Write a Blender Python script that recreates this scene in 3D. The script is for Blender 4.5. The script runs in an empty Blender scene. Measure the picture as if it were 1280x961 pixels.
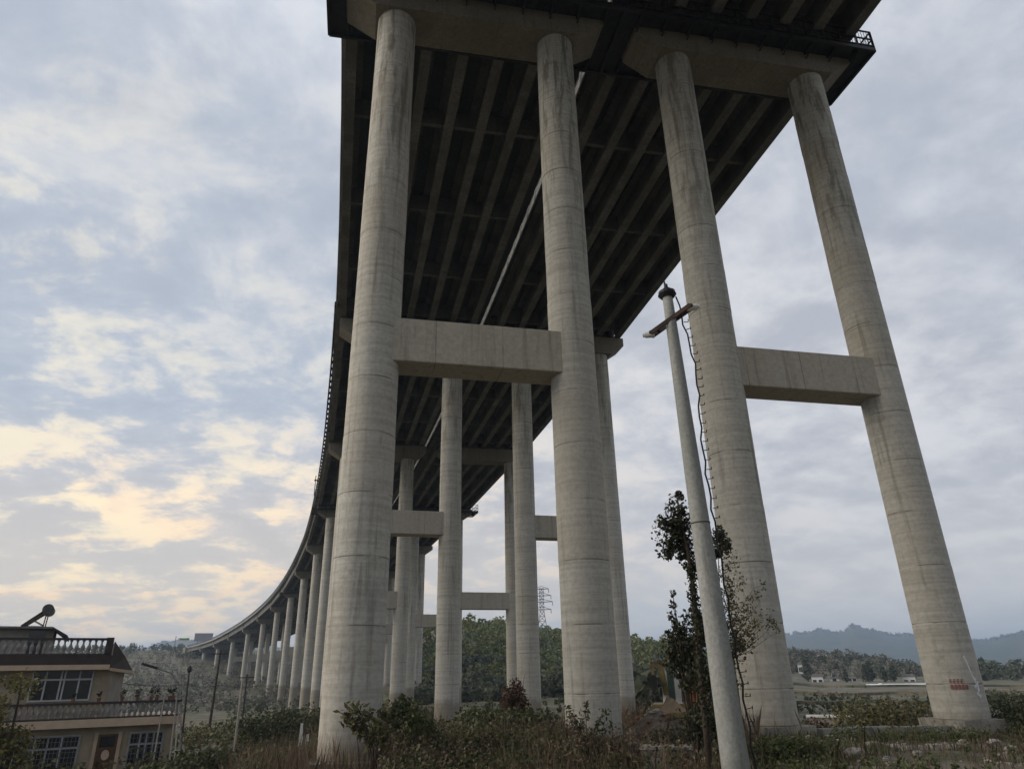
import bpy, bmesh, math, random
import numpy as np
from mathutils import Vector, Matrix
PI = math.pi
rng = np.random.default_rng(7)
random.seed(7)
SC = bpy.context.scene
COL = SC.collection

# ------------------------------------------------------------------ camera
# world origin = the eye; +Y runs along the viaduct at the nearest pier, Z up
F = 850.0; CX, CY = 640.0, 480.5
_U = np.array([600 - CX, 1518 + CY, -F]); _U /= np.linalg.norm(_U)
_a = 442 - CX; _b = -(_a * _U[0] - F * _U[2]) / _U[1]
_Y = np.array([_a, _b, -F]); _Y /= np.linalg.norm(_Y)
_X = np.cross(_Y, _U)
RW = np.array([_X, _Y, _U])            # world = RW @ camera
cam = bpy.data.cameras.new('camera'); camo = bpy.data.objects.new('camera', cam)
COL.objects.link(camo)
camo.matrix_world = Matrix([list(RW[0]) + [0], list(RW[1]) + [0], list(RW[2]) + [0], [0, 0, 0, 1]])
cam.sensor_width = 36.0; cam.lens = F / 1280 * 36.0
cam.clip_start = 0.1; cam.clip_end = 30000
SC.camera = camo

def at(px, py, dist):
    """design helper: the world point seen at that pixel of the photograph, at that horizontal distance"""
    d = RW @ np.array([px - CX, -(py - CY), -F]); d = d / np.linalg.norm(d[:2])
    return Vector(d * dist)

# ------------------------------------------------------------------ light
SUN_AZ, SUN_EL = -84.0, 26.0           # azimuth from +Y, clockwise
sun = bpy.data.lights.new('sun', 'SUN'); suno = bpy.data.objects.new('sun', sun); COL.objects.link(suno)
sun.energy = 2.0; sun.angle = math.radians(38); sun.color = (1.0, 0.90, 0.76)
sd = Vector((math.sin(math.radians(SUN_AZ)) * math.cos(math.radians(SUN_EL)),
             math.cos(math.radians(SUN_AZ)) * math.cos(math.radians(SUN_EL)), math.sin(math.radians(SUN_EL))))
suno.rotation_euler = sd.to_track_quat('Z', 'Y').to_euler()

SC.view_settings.view_transform = 'Standard'; SC.view_settings.look = 'None'
SC.view_settings.gamma = 1.0; SC.view_settings.exposure = 0.36

# ------------------------------------------------------------------ node helpers
class NT:
    def __init__(s, tree): s.t = tree; s.n = tree.nodes; s.l = tree.links
    def node(s, typ, **kw):
        n = s.n.new(typ)
        for k, v in kw.items(): setattr(n, k, v)
        return n
    def link(s, a, b): s.l.new(a, b)
    def val(s, sock, v):
        if isinstance(v, bpy.types.NodeSocket): s.link(v, sock)
        elif isinstance(v, (tuple, list)) and len(v) == 3 and sock.type == 'RGBA': sock.default_value = (*v, 1)
        else: sock.default_value = v
    def math(s, op, a, b=0.0, c=0.0, clamp=False):
        n = s.node('ShaderNodeMath', operation=op); n.use_clamp = clamp
        s.val(n.inputs[0], a); s.val(n.inputs[1], b)
        if op in ('MULTIPLY_ADD', 'COMPARE'): s.val(n.inputs[2], c)
        return n.outputs[0]
    def vmath(s, op, a, b=(0, 0, 0)):
        n = s.node('ShaderNodeVectorMath', operation=op); s.val(n.inputs[0], a); s.val(n.inputs[1], b)
        return n.outputs[1] if op in ('DOT_PRODUCT', 'LENGTH') else n.outputs[0]
    def noise(s, vec, scale, detail=4, rough=0.55, dist=0.0):
        n = s.node('ShaderNodeTexNoise'); s.val(n.inputs['Vector'], vec)
        n.inputs['Scale'].default_value = scale; n.inputs['Detail'].default_value = detail
        n.inputs['Roughness'].default_value = rough; n.inputs['Distortion'].default_value = dist
        return n.outputs[0]
    def mapping(s, vec, scale=(1, 1, 1), loc=(0, 0, 0), rot=(0, 0, 0)):
        n = s.node('ShaderNodeMapping'); s.link(vec, n.inputs[0])
        n.inputs['Scale'].default_value = scale; n.inputs['Location'].default_value = loc; n.inputs['Rotation'].default_value = rot
        return n.outputs[0]
    def ss(s, v, a, b, lo=0.0, hi=1.0):
        n = s.node('ShaderNodeMapRange', interpolation_type='SMOOTHSTEP'); s.val(n.inputs[0], v)
        n.inputs[1].default_value = a; n.inputs[2].default_value = b; n.inputs[3].default_value = lo; n.inputs[4].default_value = hi
        return n.outputs[0]
    def mix(s, f, a, b, mode='MIX'):
        n = s.node('ShaderNodeMix', data_type='RGBA', blend_type=mode)
        s.val(n.inputs[0], f); s.val(n.inputs[6], a); s.val(n.inputs[7], b)
        return n.outputs[2]

# ------------------------------------------------------------------ sky
wd = bpy.data.worlds.new('World'); SC.world = wd; wd.use_nodes = True
w = NT(wd.node_tree); w.n.clear()
tc = w.node('ShaderNodeTexCoord').outputs['Generated']
sky = w.node('ShaderNodeTexSky', sky_type='NISHITA'); sky.sun_disc = False; sky.air_density = 1.2
sky.sun_elevation = math.radians(SUN_EL); sky.sun_rotation = math.radians(SUN_AZ)
skyc = w.mix(1.0, sky.outputs[0], (0.085, 0.085, 0.085), 'MULTIPLY')
sep = w.node('ShaderNodeSeparateXYZ'); w.link(tc, sep.inputs[0]); dz = sep.outputs[2]
up = w.math('MAXIMUM', dz, 0.0)
inv = w.math('DIVIDE', 1.0, w.math('ADD', up, 0.24))
cmb = w.node('ShaderNodeCombineXYZ')
w.link(w.math('MULTIPLY', sep.outputs[0], inv), cmb.inputs[0]); w.link(w.math('MULTIPLY', sep.outputs[1], inv), cmb.inputs[1])
pl = cmb.outputs[0]                    # cloud layer seen in perspective
n1 = w.noise(w.mapping(pl, scale=(1.0, 1.0, 1), loc=(5.3, 2.2, 0)), 3.1, 10, 0.62, 0.35)
n2 = w.noise(w.mapping(pl, scale=(1.0, 1.1, 1), loc=(-4.0, 6.0, 2)), 5.0, 9, 0.62, 0.2)
n3 = w.noise(w.mapping(pl, scale=(1, 1.2, 1), loc=(9, 2, 5)), 0.55, 3, 0.5, 0.0)
dens = w.math('ADD', w.math('MULTIPLY', n1, 0.55), w.math('MULTIPLY', n2, 0.45))
cover = w.ss(n3, 0.34, 0.58, 0.62, 0.98)                        # how far cloud hides the blue
glowdir = Vector((math.sin(math.radians(-36)) * .98, math.cos(math.radians(-36)) * .98, 0.17)).normalized()
dg = w.math('MAXIMUM', w.vmath('DOT_PRODUCT', tc, tuple(glowdir)), 0.0)
glow = w.math('POWER', dg, 9.0); glow2 = w.math('POWER', dg, 2.5)
base = w.mix(w.ss(dens, 0.38, 0.62), (0.385, 0.405, 0.455), (0.585, 0.592, 0.618))
base = w.mix(w.ss(dz, 0.28, 0.0, 0.0, 0.75), base, (0.57, 0.56, 0.55))
lit = w.ss(dens, 0.48, 0.585)
lowb = w.ss(dz, 0.34, 0.03, 0.0, 1.0)
base = w.mix(w.math('MULTIPLY', w.math('MULTIPLY', lowb, glow2), 0.8), base, (0.72, 0.60, 0.46))
warm = w.mix(w.ss(dz, 0.05, 0.45), (1.0, 0.73, 0.46), (0.82, 0.75, 0.63))
wf = w.math('MULTIPLY', lit, w.math('MULTIPLY', w.math('POWER', dg, 3.2), w.ss(dz, 0.66, 0.22, 0.35, 1.30)), clamp=True)
cl = w.mix(wf, base, warm)
hot = w.math('MULTIPLY', w.ss(n2, 0.48, 0.62), w.math('POWER', dg, 9.0), clamp=True)
cl = w.mix(w.math('MULTIPLY', hot, 0.7), cl, (1.05, 0.90, 0.58))
blue = w.mix(0.7, skyc, (0.36, 0.45, 0.58))
allsky = w.mix(cover, blue, cl)
zen = w.ss(dz, 0.62, 1.0, 1.0, 1.45)
gnd = w.mix(w.ss(dz, -0.02, -0.10), allsky, (0.10, 0.10, 0.09))
bg = w.node('ShaderNodeBackground'); w.link(gnd, bg.inputs[0]); w.link(zen, bg.inputs[1])
wo = w.node('ShaderNodeOutputWorld'); w.link(bg.outputs[0], wo.inputs[0])

# ------------------------------------------------------------------ materials
def material(name, rough=0.85, spec=0.25, metal=0.0):
    m = bpy.data.materials.new(name); m.use_nodes = True
    t = NT(m.node_tree); b = t.n['Principled BSDF']
    b.inputs['Roughness'].default_value = rough; b.inputs['Metallic'].default_value = metal
    b.inputs['Specular IOR Level'].default_value = spec
    return m, t, b
def geo(t): return t.node('ShaderNodeNewGeometry').outputs['Position']
def bump(t, b, h, strength=0.4, dist=0.02):
    n = t.node('ShaderNodeBump'); n.inputs['Strength'].default_value = strength; n.inputs['Distance'].default_value = dist
    t.link(h, n.inputs['Height']); t.link(n.outputs[0], b.inputs['Normal'])

def concrete(name, ca, cb, stain=(0.10, 0.085, 0.065), stain_amt=0.55, lifts=0.0, scale=1.0, seams=0.0):
    m, t, b = material(name, 0.9, 0.2)
    p = geo(t)
    big = t.noise(t.mapping(p, scale=(1, 1, .35)), 0.45 * scale, 5, 0.6, 0.4)
    fine = t.noise(p, 7 * scale, 6, 0.65)
    streak = t.noise(t.mapping(p, scale=(3.2, 3.2, 0.16)), 1.1 * scale, 6, 0.65, 0.25)
    blot = t.noise(t.mapping(p, scale=(1, 1, .6), loc=(7, 3, 1)), 1.1 * scale, 6, 0.7, 0.8)
    c = t.mix(t.ss(big, 0.35, 0.66), ca, cb)
    c = t.mix(t.ss(fine, 0.35, 0.70, 0.0, 0.55), c, tuple(x * 0.66 for x in ca))
    med = t.noise(t.mapping(p, scale=(1, 1, .8), loc=(2, 5, 9)), 3.1 * scale, 6, 0.72, 0.5)
    c = t.mix(t.ss(med, 0.48, 0.66, 0.0, 0.30), c, tuple(x * 0.70 for x in cb))
    if lifts:
        s = t.node('ShaderNodeSeparateXYZ'); t.link(p, s.inputs[0])
        oi = t.node('ShaderNodeObjectInfo').outputs['Random']
        k = t.math('FLOOR', t.math('DIVIDE', t.math('ADD', s.outputs[2], 2.6), lifts))
        wn = t.node('ShaderNodeTexWhiteNoise', noise_dimensions='2D')
        cb2 = t.node('ShaderNodeCombineXYZ'); t.link(k, cb2.inputs[0]); t.link(oi, cb2.inputs[1]); t.link(cb2.outputs[0], wn.inputs['Vector'])
        c = t.mix(t.math('MULTIPLY', wn.outputs[0], 0.08), c, tuple(x * 0.62 for x in cb))
        zz_ = t.math('DIVIDE', t.math('ADD', s.outputs[2], 2.6), lifts); fr_ = t.math('ABSOLUTE', t.math('SUBTRACT', t.math('FRACT', zz_), 0.5))
        jn_ = t.noise(t.mapping(p, scale=(1.0, 1.0, .5)), 1.1, 3, .5)
        ln_ = t.math('MULTIPLY', t.ss(fr_, .487, .496), t.ss(jn_, .44, .58))
        c = t.mix(t.math('MULTIPLY', ln_, .75), c, (0.07, 0.06, 0.05))
        fb2_ = t.noise(t.mapping(p, scale=(.22, .22, 5.2), loc=(1, 4, 2)), 1.5, 4, .65, .2)
        c = t.mix(t.ss(fb2_, .46, .62, 0, .26), c, (0.23, 0.215, 0.185))
        c = t.mix(t.ss(fb2_, .50, .34, 0, .22), c, (0.56, 0.54, 0.49))
        fb_ = t.noise(t.mapping(p, scale=(.12, .12, 2.2)), 1.6, 4, .6)
        c = t.mix(t.ss(fb_, .42, .68, 0, .22), c, (0.25, 0.235, 0.20))
        md_ = t.noise(t.mapping(p, scale=(1, 1, .5), loc=(4, 4, 4)), 2.6, 5, .7)
        c = t.mix(t.math('MULTIPLY', t.ss(t.math('ADD', s.outputs[2], t.math('MULTIPLY', md_, 1.1)), -.75, -1.45), .6), c, (0.15, 0.12, 0.085))
        tp_ = t.noise(t.mapping(p, scale=(2.6, 2.6, .35), loc=(3, 8, 2)), 1.0, 6, .7, .3)
        c = t.mix(t.math('MULTIPLY', t.ss(s.outputs[2], 11.0, 24.0), t.ss(tp_, .47, .62, 0, .75)), c, (0.13, 0.115, 0.085))
        tint = t.math('MULTIPLY', t.ss(wn.outputs[0], .55, .9), 0.18)
        c = t.mix(tint, c, (0.36, 0.30, 0.22))
    if seams:
        s2 = t.node('ShaderNodeSeparateXYZ'); t.link(p, s2.inputs[0])
        q_ = t.math('ABSOLUTE', t.math('SUBTRACT', t.math('FRACT', t.math('DIVIDE', t.math('ADD', s2.outputs[0], 0.35), seams)), 0.5))
        sm = t.math('MULTIPLY', t.ss(q_, .490, .498), t.ss(t.noise(p, .8, 3), .4, .6, .25, .8))
        c = t.mix(sm, c, (0.10, 0.09, 0.075))
        wn2 = t.node('ShaderNodeTexWhiteNoise', noise_dimensions='1D'); t.link(t.math('ROUND', t.math('DIVIDE', t.math('ADD', s2.outputs[0], 0.35), seams)), wn2.inputs['W'])
        c = t.mix(t.math('MULTIPLY', wn2.outputs[0], .22), c, tuple(x * .7 for x in ca))
    c = t.mix(t.ss(streak, 0.52, 0.74, 0.0, stain_amt), c, stain)
    c = t.mix(t.ss(blot, 0.60, 0.78, 0.0, stain_amt * 0.8), c, stain)
    pit = t.noise(p, 26 * scale, 3, 0.7)
    c = t.mix(t.ss(pit, 0.66, 0.74, 0.0, 0.5), c, (0.10, 0.09, 0.08))
    t.link(c, b.inputs['Base Color'])
    bump(t, b, t.math('ADD', fine, t.math('MULTIPLY', blot, .6)), 0.5, 0.03)
    return m
M = {}
M['column'] = concrete('column_concrete', (0.475, 0.445, 0.385), (0.50, 0.485, 0.435), lifts=2.0)
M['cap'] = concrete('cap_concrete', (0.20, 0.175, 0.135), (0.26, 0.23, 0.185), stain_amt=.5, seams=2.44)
M['beam'] = concrete('beam_concrete', (0.46, 0.41, 0.33), (0.47, 0.43, 0.365), stain_amt=.45, seams=2.44)
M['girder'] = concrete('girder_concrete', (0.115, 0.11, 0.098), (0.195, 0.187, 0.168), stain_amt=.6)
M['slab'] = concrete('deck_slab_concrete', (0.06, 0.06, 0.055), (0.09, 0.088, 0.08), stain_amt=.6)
M['parapet'] = concrete('parapet_concrete', (0.30, 0.29, 0.27), (0.42, 0.41, 0.38), stain_amt=.5)
M['plinth'] = concrete('footing_concrete', (0.24, 0.22, 0.19), (0.34, 0.32, 0.28), stain=(.06, .06, .03), stain_amt=.8)
M['pole'] = concrete('spun_concrete', (0.25, 0.26, 0.24), (0.35, 0.35, 0.335), stain=(.11, .11, .09), stain_amt=.6, scale=2.0)

def plain(name, ca, cb=None, rough=0.7, spec=0.3, metal=0.0, scale=3.0, b=0.0):
    m, t, bs = material(name, rough, spec, metal)
    cb = cb or tuple(x * 0.7 for x in ca)
    n = t.noise(geo(t), scale, 5, 0.62, 0.3)
    t.link(t.mix(t.ss(n, 0.32, 0.68), ca, cb), bs.inputs['Base Color'])
    if b: bump(t, bs, n, b, 0.03)
    return m
M['steel_black'] = plain('black_painted_steel', (0.012, 0.013, 0.016), (0.03, 0.028, 0.028), 0.6, 0.3)
M['steel_grey'] = plain('galvanised_steel', (0.22, 0.23, 0.24), (0.12, 0.12, 0.12), 0.5, 0.5, 0.5)
M['asphalt'] = plain('asphalt', (0.05, 0.05, 0.05), (0.035, 0.035, 0.035), 0.95, 0.2)
M['rust'] = plain('rusty_iron', (0.10, 0.06, 0.045), (0.035, 0.03, 0.03), 0.8)
M['house_wall'] = plain('tan_wall_render', (0.38, 0.31, 0.22), (0.28, 0.235, 0.17), 0.9, 0.2, scale=1.2)
M['house_side'] = plain('grey_wall_render', (0.32, 0.30, 0.27), (0.25, 0.24, 0.21), 0.9, 0.2, scale=1.2)
M['house_band'] = plain('pale_tile_band', (0.50, 0.38, 0.27), (0.42, 0.33, 0.24), 0.7, 0.3, scale=2)
M['baluster'] = plain('weathered_white_baluster', (0.30, 0.28, 0.27), (0.16, 0.15, 0.14), 0.8)
M['tile_and_shadow'] = plain('dark_tile_and_shadow', (0.055, 0.035, 0.03), (0.03, 0.028, 0.028), 0.7)
M['glass'] = plain('dark_window_glass', (0.015, 0.018, 0.02), (0.03, 0.03, 0.035), 0.12, 0.6)
M['frame'] = plain('white_window_frame', (0.50, 0.52, 0.54), (0.38, 0.39, 0.40), 0.5)
M['door'] = plain('brown_wood_door', (0.12, 0.06, 0.025), (0.07, 0.035, 0.02), 0.5)
M['white'] = plain('white_render', (0.70, 0.69, 0.66), (0.55, 0.54, 0.52), 0.8)
M['roof_grey'] = plain('grey_roof', (0.20, 0.19, 0.19), (0.13, 0.12, 0.12), 0.8)
M['tank'] = plain('dull_tank_metal', (0.10, 0.10, 0.10), (0.06, 0.06, 0.06), 0.45, 0.5, 0.4)
M['tube'] = plain('dark_glass_tube', (0.03, 0.02, 0.03), (0.05, 0.03, 0.03), 0.25, 0.5)
M['terracotta'] = plain('terracotta', (0.22, 0.10, 0.06), (0.14, 0.08, 0.05), 0.85)
M['pale_stick'] = plain('pale_bamboo', (0.42, 0.38, 0.32), (0.28, 0.25, 0.2), 0.8, scale=8)
M['yellow'] = plain('worn_yellow_paint', (0.20, 0.15, 0.06), (0.09, 0.07, 0.04), 0.6, scale=5)
M['orange'] = plain('rust_orange_paint', (0.34, 0.14, 0.04), (0.16, 0.07, 0.03), 0.6, scale=5)
M['cab_green'] = plain('greenish_cab_glass', (0.08, 0.15, 0.11), (0.05, 0.10, 0.09), 0.2, 0.6, scale=3)
M['rubber'] = plain('black_track_rubber', (0.02, 0.02, 0.02), (0.04, 0.035, 0.03), 0.9)
M['soil'] = plain('brown_soil', (0.12, 0.09, 0.065), (0.21, 0.18, 0.14), 0.95, 0.1, scale=2.2, b=.8)
M['stone'] = plain('grey_stone', (0.36, 0.33, 0.30), (0.22, 0.20, 0.18), 0.9, 0.2, scale=4, b=.6)
M['board'] = plain('yellow_brown_board', (0.17, 0.125, 0.08), (0.11, 0.085, 0.06), 0.8, scale=3)
M['red_paint'] = plain('red_sprayed_paint', (0.22, 0.035, 0.035), (0.26, 0.16, 0.13), 0.8, scale=20)
M['white_paint'] = plain('white_splashed_paint', (0.75, 0.75, 0.76), (0.6, 0.6, 0.6), 0.8, scale=20)
M['bark'] = plain('dark_bark', (0.07, 0.055, 0.04), (0.04, 0.032, 0.025), 0.95, 0.1, scale=10, b=.8)
M['greenhouse'] = plain('greenhouse_film', (0.62, 0.63, 0.64), (0.45, 0.46, 0.47), 0.5)
M['sign_grey'] = plain('grey_sign_back', (0.30, 0.27, 0.29), (0.25, 0.24, 0.25), 0.6)
M['sign_green'] = plain('green_sign', (0.10, 0.32, 0.06), (0.08, 0.25, 0.06), 0.6)

def leaves(name, cols, sub=0.0):
    """every leaf island takes its own tone"""
    m, t, b = material(name, 0.65, 0.25)
    r = t.node('ShaderNodeNewGeometry').outputs['Random Per Island']
    cr = t.node('ShaderNodeValToRGB'); t.link(r, cr.inputs[0]); e = cr.color_ramp.elements
    cr.color_ramp.interpolation = 'LINEAR'
    e[0].color = (*cols[0], 1); e[0].position = 0; e[1].color = (*cols[-1], 1); e[1].position = 1
    for i, c in enumerate(cols[1:-1]):
        x = e.new((i + 1) / (len(cols) - 1)); x.color = (*c, 1)
    t.link(cr.outputs[0], b.inputs['Base Color'])
    # light passing through the blades
    tr = t.node('ShaderNodeBsdfTranslucent'); t.link(cr.outputs[0], tr.inputs[0])
    mx = t.node('ShaderNodeMixShader'); mx.inputs[0].default_value = 0.22
    t.link(b.outputs[0], mx.inputs[1]); t.link(tr.outputs[0], mx.inputs[2])
    t.link(mx.outputs[0], t.n['Material Output'].inputs['Surface'])
    return m
M['leaf_dark'] = leaves('dark_green_leaf', [(0.03, 0.04, 0.018), (0.06, 0.07, 0.028), (0.10, 0.10, 0.045)])
M['leaf_mid'] = leaves('mid_green_leaf', [(0.045, 0.06, 0.022), (0.085, 0.105, 0.04), (0.14, 0.145, 0.06)])
M['leaf_olive'] = leaves('olive_leaf', [(0.05, 0.055, 0.025), (0.10, 0.10, 0.04), (0.17, 0.15, 0.07), (0.08, 0.065, 0.04)])
M['leaf_black'] = leaves('ivy_leaf', [(0.018, 0.022, 0.014), (0.035, 0.04, 0.022), (0.07, 0.065, 0.035)])
M['leaf_red'] = leaves('red_brown_leaf', [(0.055, 0.032, 0.022), (0.09, 0.05, 0.035), (0.13, 0.08, 0.05)])
M['leaf_yellow'] = leaves('yellowing_leaf', [(0.08, 0.07, 0.02), (0.16, 0.13, 0.035), (0.10, 0.10, 0.04), (0.05, 0.06, 0.02)])
M['dry'] = leaves('dry_weed', [(0.07, 0.05, 0.035), (0.14, 0.10, 0.07), (0.20, 0.15, 0.10), (0.05, 0.04, 0.03)])
M['dry_red'] = leaves('reddish_dry_weed', [(0.06, 0.045, 0.03), (0.12, 0.085, 0.055), (0.20, 0.145, 0.105), (0.07, 0.075, 0.035)])
M['grass'] = leaves('grass_blade', [(0.04, 0.055, 0.02), (0.08, 0.095, 0.035), (0.13, 0.12, 0.06)])
M['far_green'] = leaves('far_forest_leaf', [(0.06, 0.085, 0.035), (0.12, 0.15, 0.06), (0.18, 0.21, 0.085), (0.16, 0.155, 0.085)])
M['far_dark'] = leaves('far_dark_leaf', [(0.035, 0.048, 0.033), (0.075, 0.088, 0.055), (0.12, 0.118, 0.08)])
M['far_yellow'] = leaves('far_yellow_green_leaf', [(0.10, 0.12, 0.04), (0.16, 0.17, 0.06), (0.13, 0.12, 0.05)])
M['far_brown'] = leaves('far_bare_wood_leaf', [(0.11, 0.10, 0.08), (0.17, 0.15, 0.12), (0.10, 0.105, 0.075)])

# ------------------------------------------------------------------ object helpers
def mesh_obj(name, verts, faces, mat, parent=None, smooth=False):
    me = bpy.data.meshes.new(name); me.from_pydata([tuple(v) for v in verts], [], faces); me.update()
    return link_mesh(name, me, mat, parent, smooth)
def link_mesh(name, me, mat, parent=None, smooth=False):
    o = bpy.data.objects.new(name, me); COL.objects.link(o)
    if mat is not None: me.materials.append(M[mat] if isinstance(mat, str) else mat)
    if smooth: me.polygons.foreach_set('use_smooth', [True] * len(me.polygons))
    if parent: o.parent = parent
    return o
def tag(o, label=None, cat=None, group=None, kind=None):
    if label: o['label'] = label
    if cat: o['category'] = cat
    if group: o['group'] = group
    if kind: o['kind'] = kind
    return o
def thing(name, label, cat, loc=(0, 0, 0), rz=0.0, group=None):
    o = bpy.data.objects.new(name, None); COL.objects.link(o); o.empty_display_size = 0.3
    o.location = loc; o.rotation_euler = (0, 0, rz)
    return tag(o, label, cat, group)
def copy_tree(o, parent=None):
    c = o.copy(); COL.objects.link(c)
    if parent: c.parent = parent; c.matrix_parent_inverse = o.matrix_parent_inverse.copy()
    for ch in list(o.children): copy_tree(ch, c)
    return c

class MB:
    """collects boxes, tubes and prisms of ONE object"""
    def __init__(s): s.v = []; s.f = []
    def quad(s, pts):
        k = len(s.v); s.v += [tuple(p) for p in pts]; s.f.append(tuple(range(k, k + len(pts))))
    def hexa(s, p):                     # 8 points, bottom 4 then top 4, both counter-clockwise from above
        k = len(s.v); s.v += [tuple(q) for q in p]
        for f in ((3, 2, 1, 0), (4, 5, 6, 7), (0, 1, 5, 4), (1, 2, 6, 5), (2, 3, 7, 6), (3, 0, 4, 7)): s.f.append(tuple(k + i for i in f))
        return s
    def box(s, x0, x1, y0, y1, z0, z1):
        return s.hexa([(x0, y0, z0), (x1, y0, z0), (x1, y1, z0), (x0, y1, z0), (x0, y0, z1), (x1, y0, z1), (x1, y1, z1), (x0, y1, z1)])
    def bar(s, a, b, w, h=None, upv=(0, 0, 1)):
        a = Vector(a); b = Vector(b); h = h or w; d = (b - a).normalized(); u = Vector(upv)
        if abs(d.dot(u)) > 0.95: u = Vector((1, 0, 0))
        r = d.cross(u).normalized(); u = r.cross(d).normalized(); r *= w / 2; u *= h / 2
        return s.hexa([a - r - u, a + r - u, b + r - u, b - r - u, a - r + u, a + r + u, b + r + u, b - r + u])
    def tube(s, pts, radii, n=8, cap=True):
        pts = [Vector(p) for p in pts]
        if not hasattr(radii, '__len__'): radii = [radii] * len(pts)
        k0 = len(s.v); pr = None
        for i, p in enumerate(pts):
            d = (pts[min(i + 1, len(pts) - 1)] - pts[max(i - 1, 0)]).normalized()
            if pr is None:
                pr = d.orthogonal().normalized() if abs(d.z) < .98 else Vector((1, 0, 0))
            pr = (pr - d * pr.dot(d)).normalized(); q = d.cross(pr)
            for j in range(n):
                a = 2 * PI * j / n; s.v.append(tuple(p + (pr * math.cos(a) + q * math.sin(a)) * radii[i]))
        for i in range(len(pts) - 1):
            for j in range(n):
                a = k0 + i * n + j; b = k0 + i * n + (j + 1) % n; s.f.append((a, b, b + n, a + n))
        if cap:
            s.f.append(tuple(k0 + j for j in reversed(range(n)))); s.f.append(tuple(k0 + (len(pts) - 1) * n + j for j in range(n)))
        return s
    def prism(s, prof, a, b):           # prof: list of (u,z); a,b: functions (u,z)->point
        n = len(prof); k = len(s.v)
        s.v += [tuple(a(*p)) for p in prof] + [tuple(b(*p)) for p in prof]
        for i in range(n): j = (i + 1) % n; s.f.append((k + i, k + j, k + n + j, k + n + i))
        s.f.append(tuple(k + i for i in reversed(range(n)))); s.f.append(tuple(k + n + i for i in range(n)))
        return s
    def ball(s, c, r, n=8, m=5, sq=(1, 1, 1), jit=0.0):
        k = len(s.v)
        s.v.append((c[0], c[1], c[2] - r * sq[2]))
        for i in range(1, m):
            ph = -PI / 2 + PI * i / m
            for j in range(n):
                a = 2 * PI * j / n; q = 1 + random.uniform(-jit, jit)
                s.v.append((c[0] + r * q * sq[0] * math.cos(ph) * math.cos(a), c[1] + r * q * sq[1] * math.cos(ph) * math.sin(a), c[2] + r * q * sq[2] * math.sin(ph)))
        s.v.append((c[0], c[1], c[2] + r * sq[2])); top = len(s.v) - 1
        for j in range(n): s.f.append((k, k + 1 + (j + 1) % n, k + 1 + j))
        for i in range(m - 2):
            for j in range(n):
                a = k + 1 + i * n + j; b = k + 1 + i * n + (j + 1) % n; s.f.append((a, b, b + n, a + n))
        for j in range(n): s.f.append((top, top - n + j, top - n + (j + 1) % n))
        return s
    def build(s, name, mat, parent=None, smooth=False):
        return mesh_obj(name, s.v, s.f, mat, parent, smooth)

# ------------------------------------------------------------------ terrain
def sst(x, a, b):
    t = np.clip((x - a) / (b - a), 0, 1); return t * t * (3 - 2 * t)
_gr = rng.random((256, 256))
def vnoise(x, y):
    xi = np.floor(x).astype(int); yi = np.floor(y).astype(int); fx = x - xi; fy = y - yi
    fx = fx * fx * (3 - 2 * fx); fy = fy * fy * (3 - 2 * fy)
    g = lambda a, b: _gr[a % 256, b % 256]
    return (g(xi, yi) * (1 - fx) + g(xi + 1, yi) * fx) * (1 - fy) + (g(xi, yi + 1) * (1 - fx) + g(xi + 1, yi + 1) * fx) * fy
def fbm(x, y, o=4):
    r = 0; a = .5
    for i in range(o): r = r + a * (vnoise(x * 2 ** i + 17 * i, y * 2 ** i + 5 * i) - .5); a *= .5
    return r
def interp(az, pts):
    return np.interp(az, [p[0] for p in pts], [p[1] for p in pts])
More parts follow.
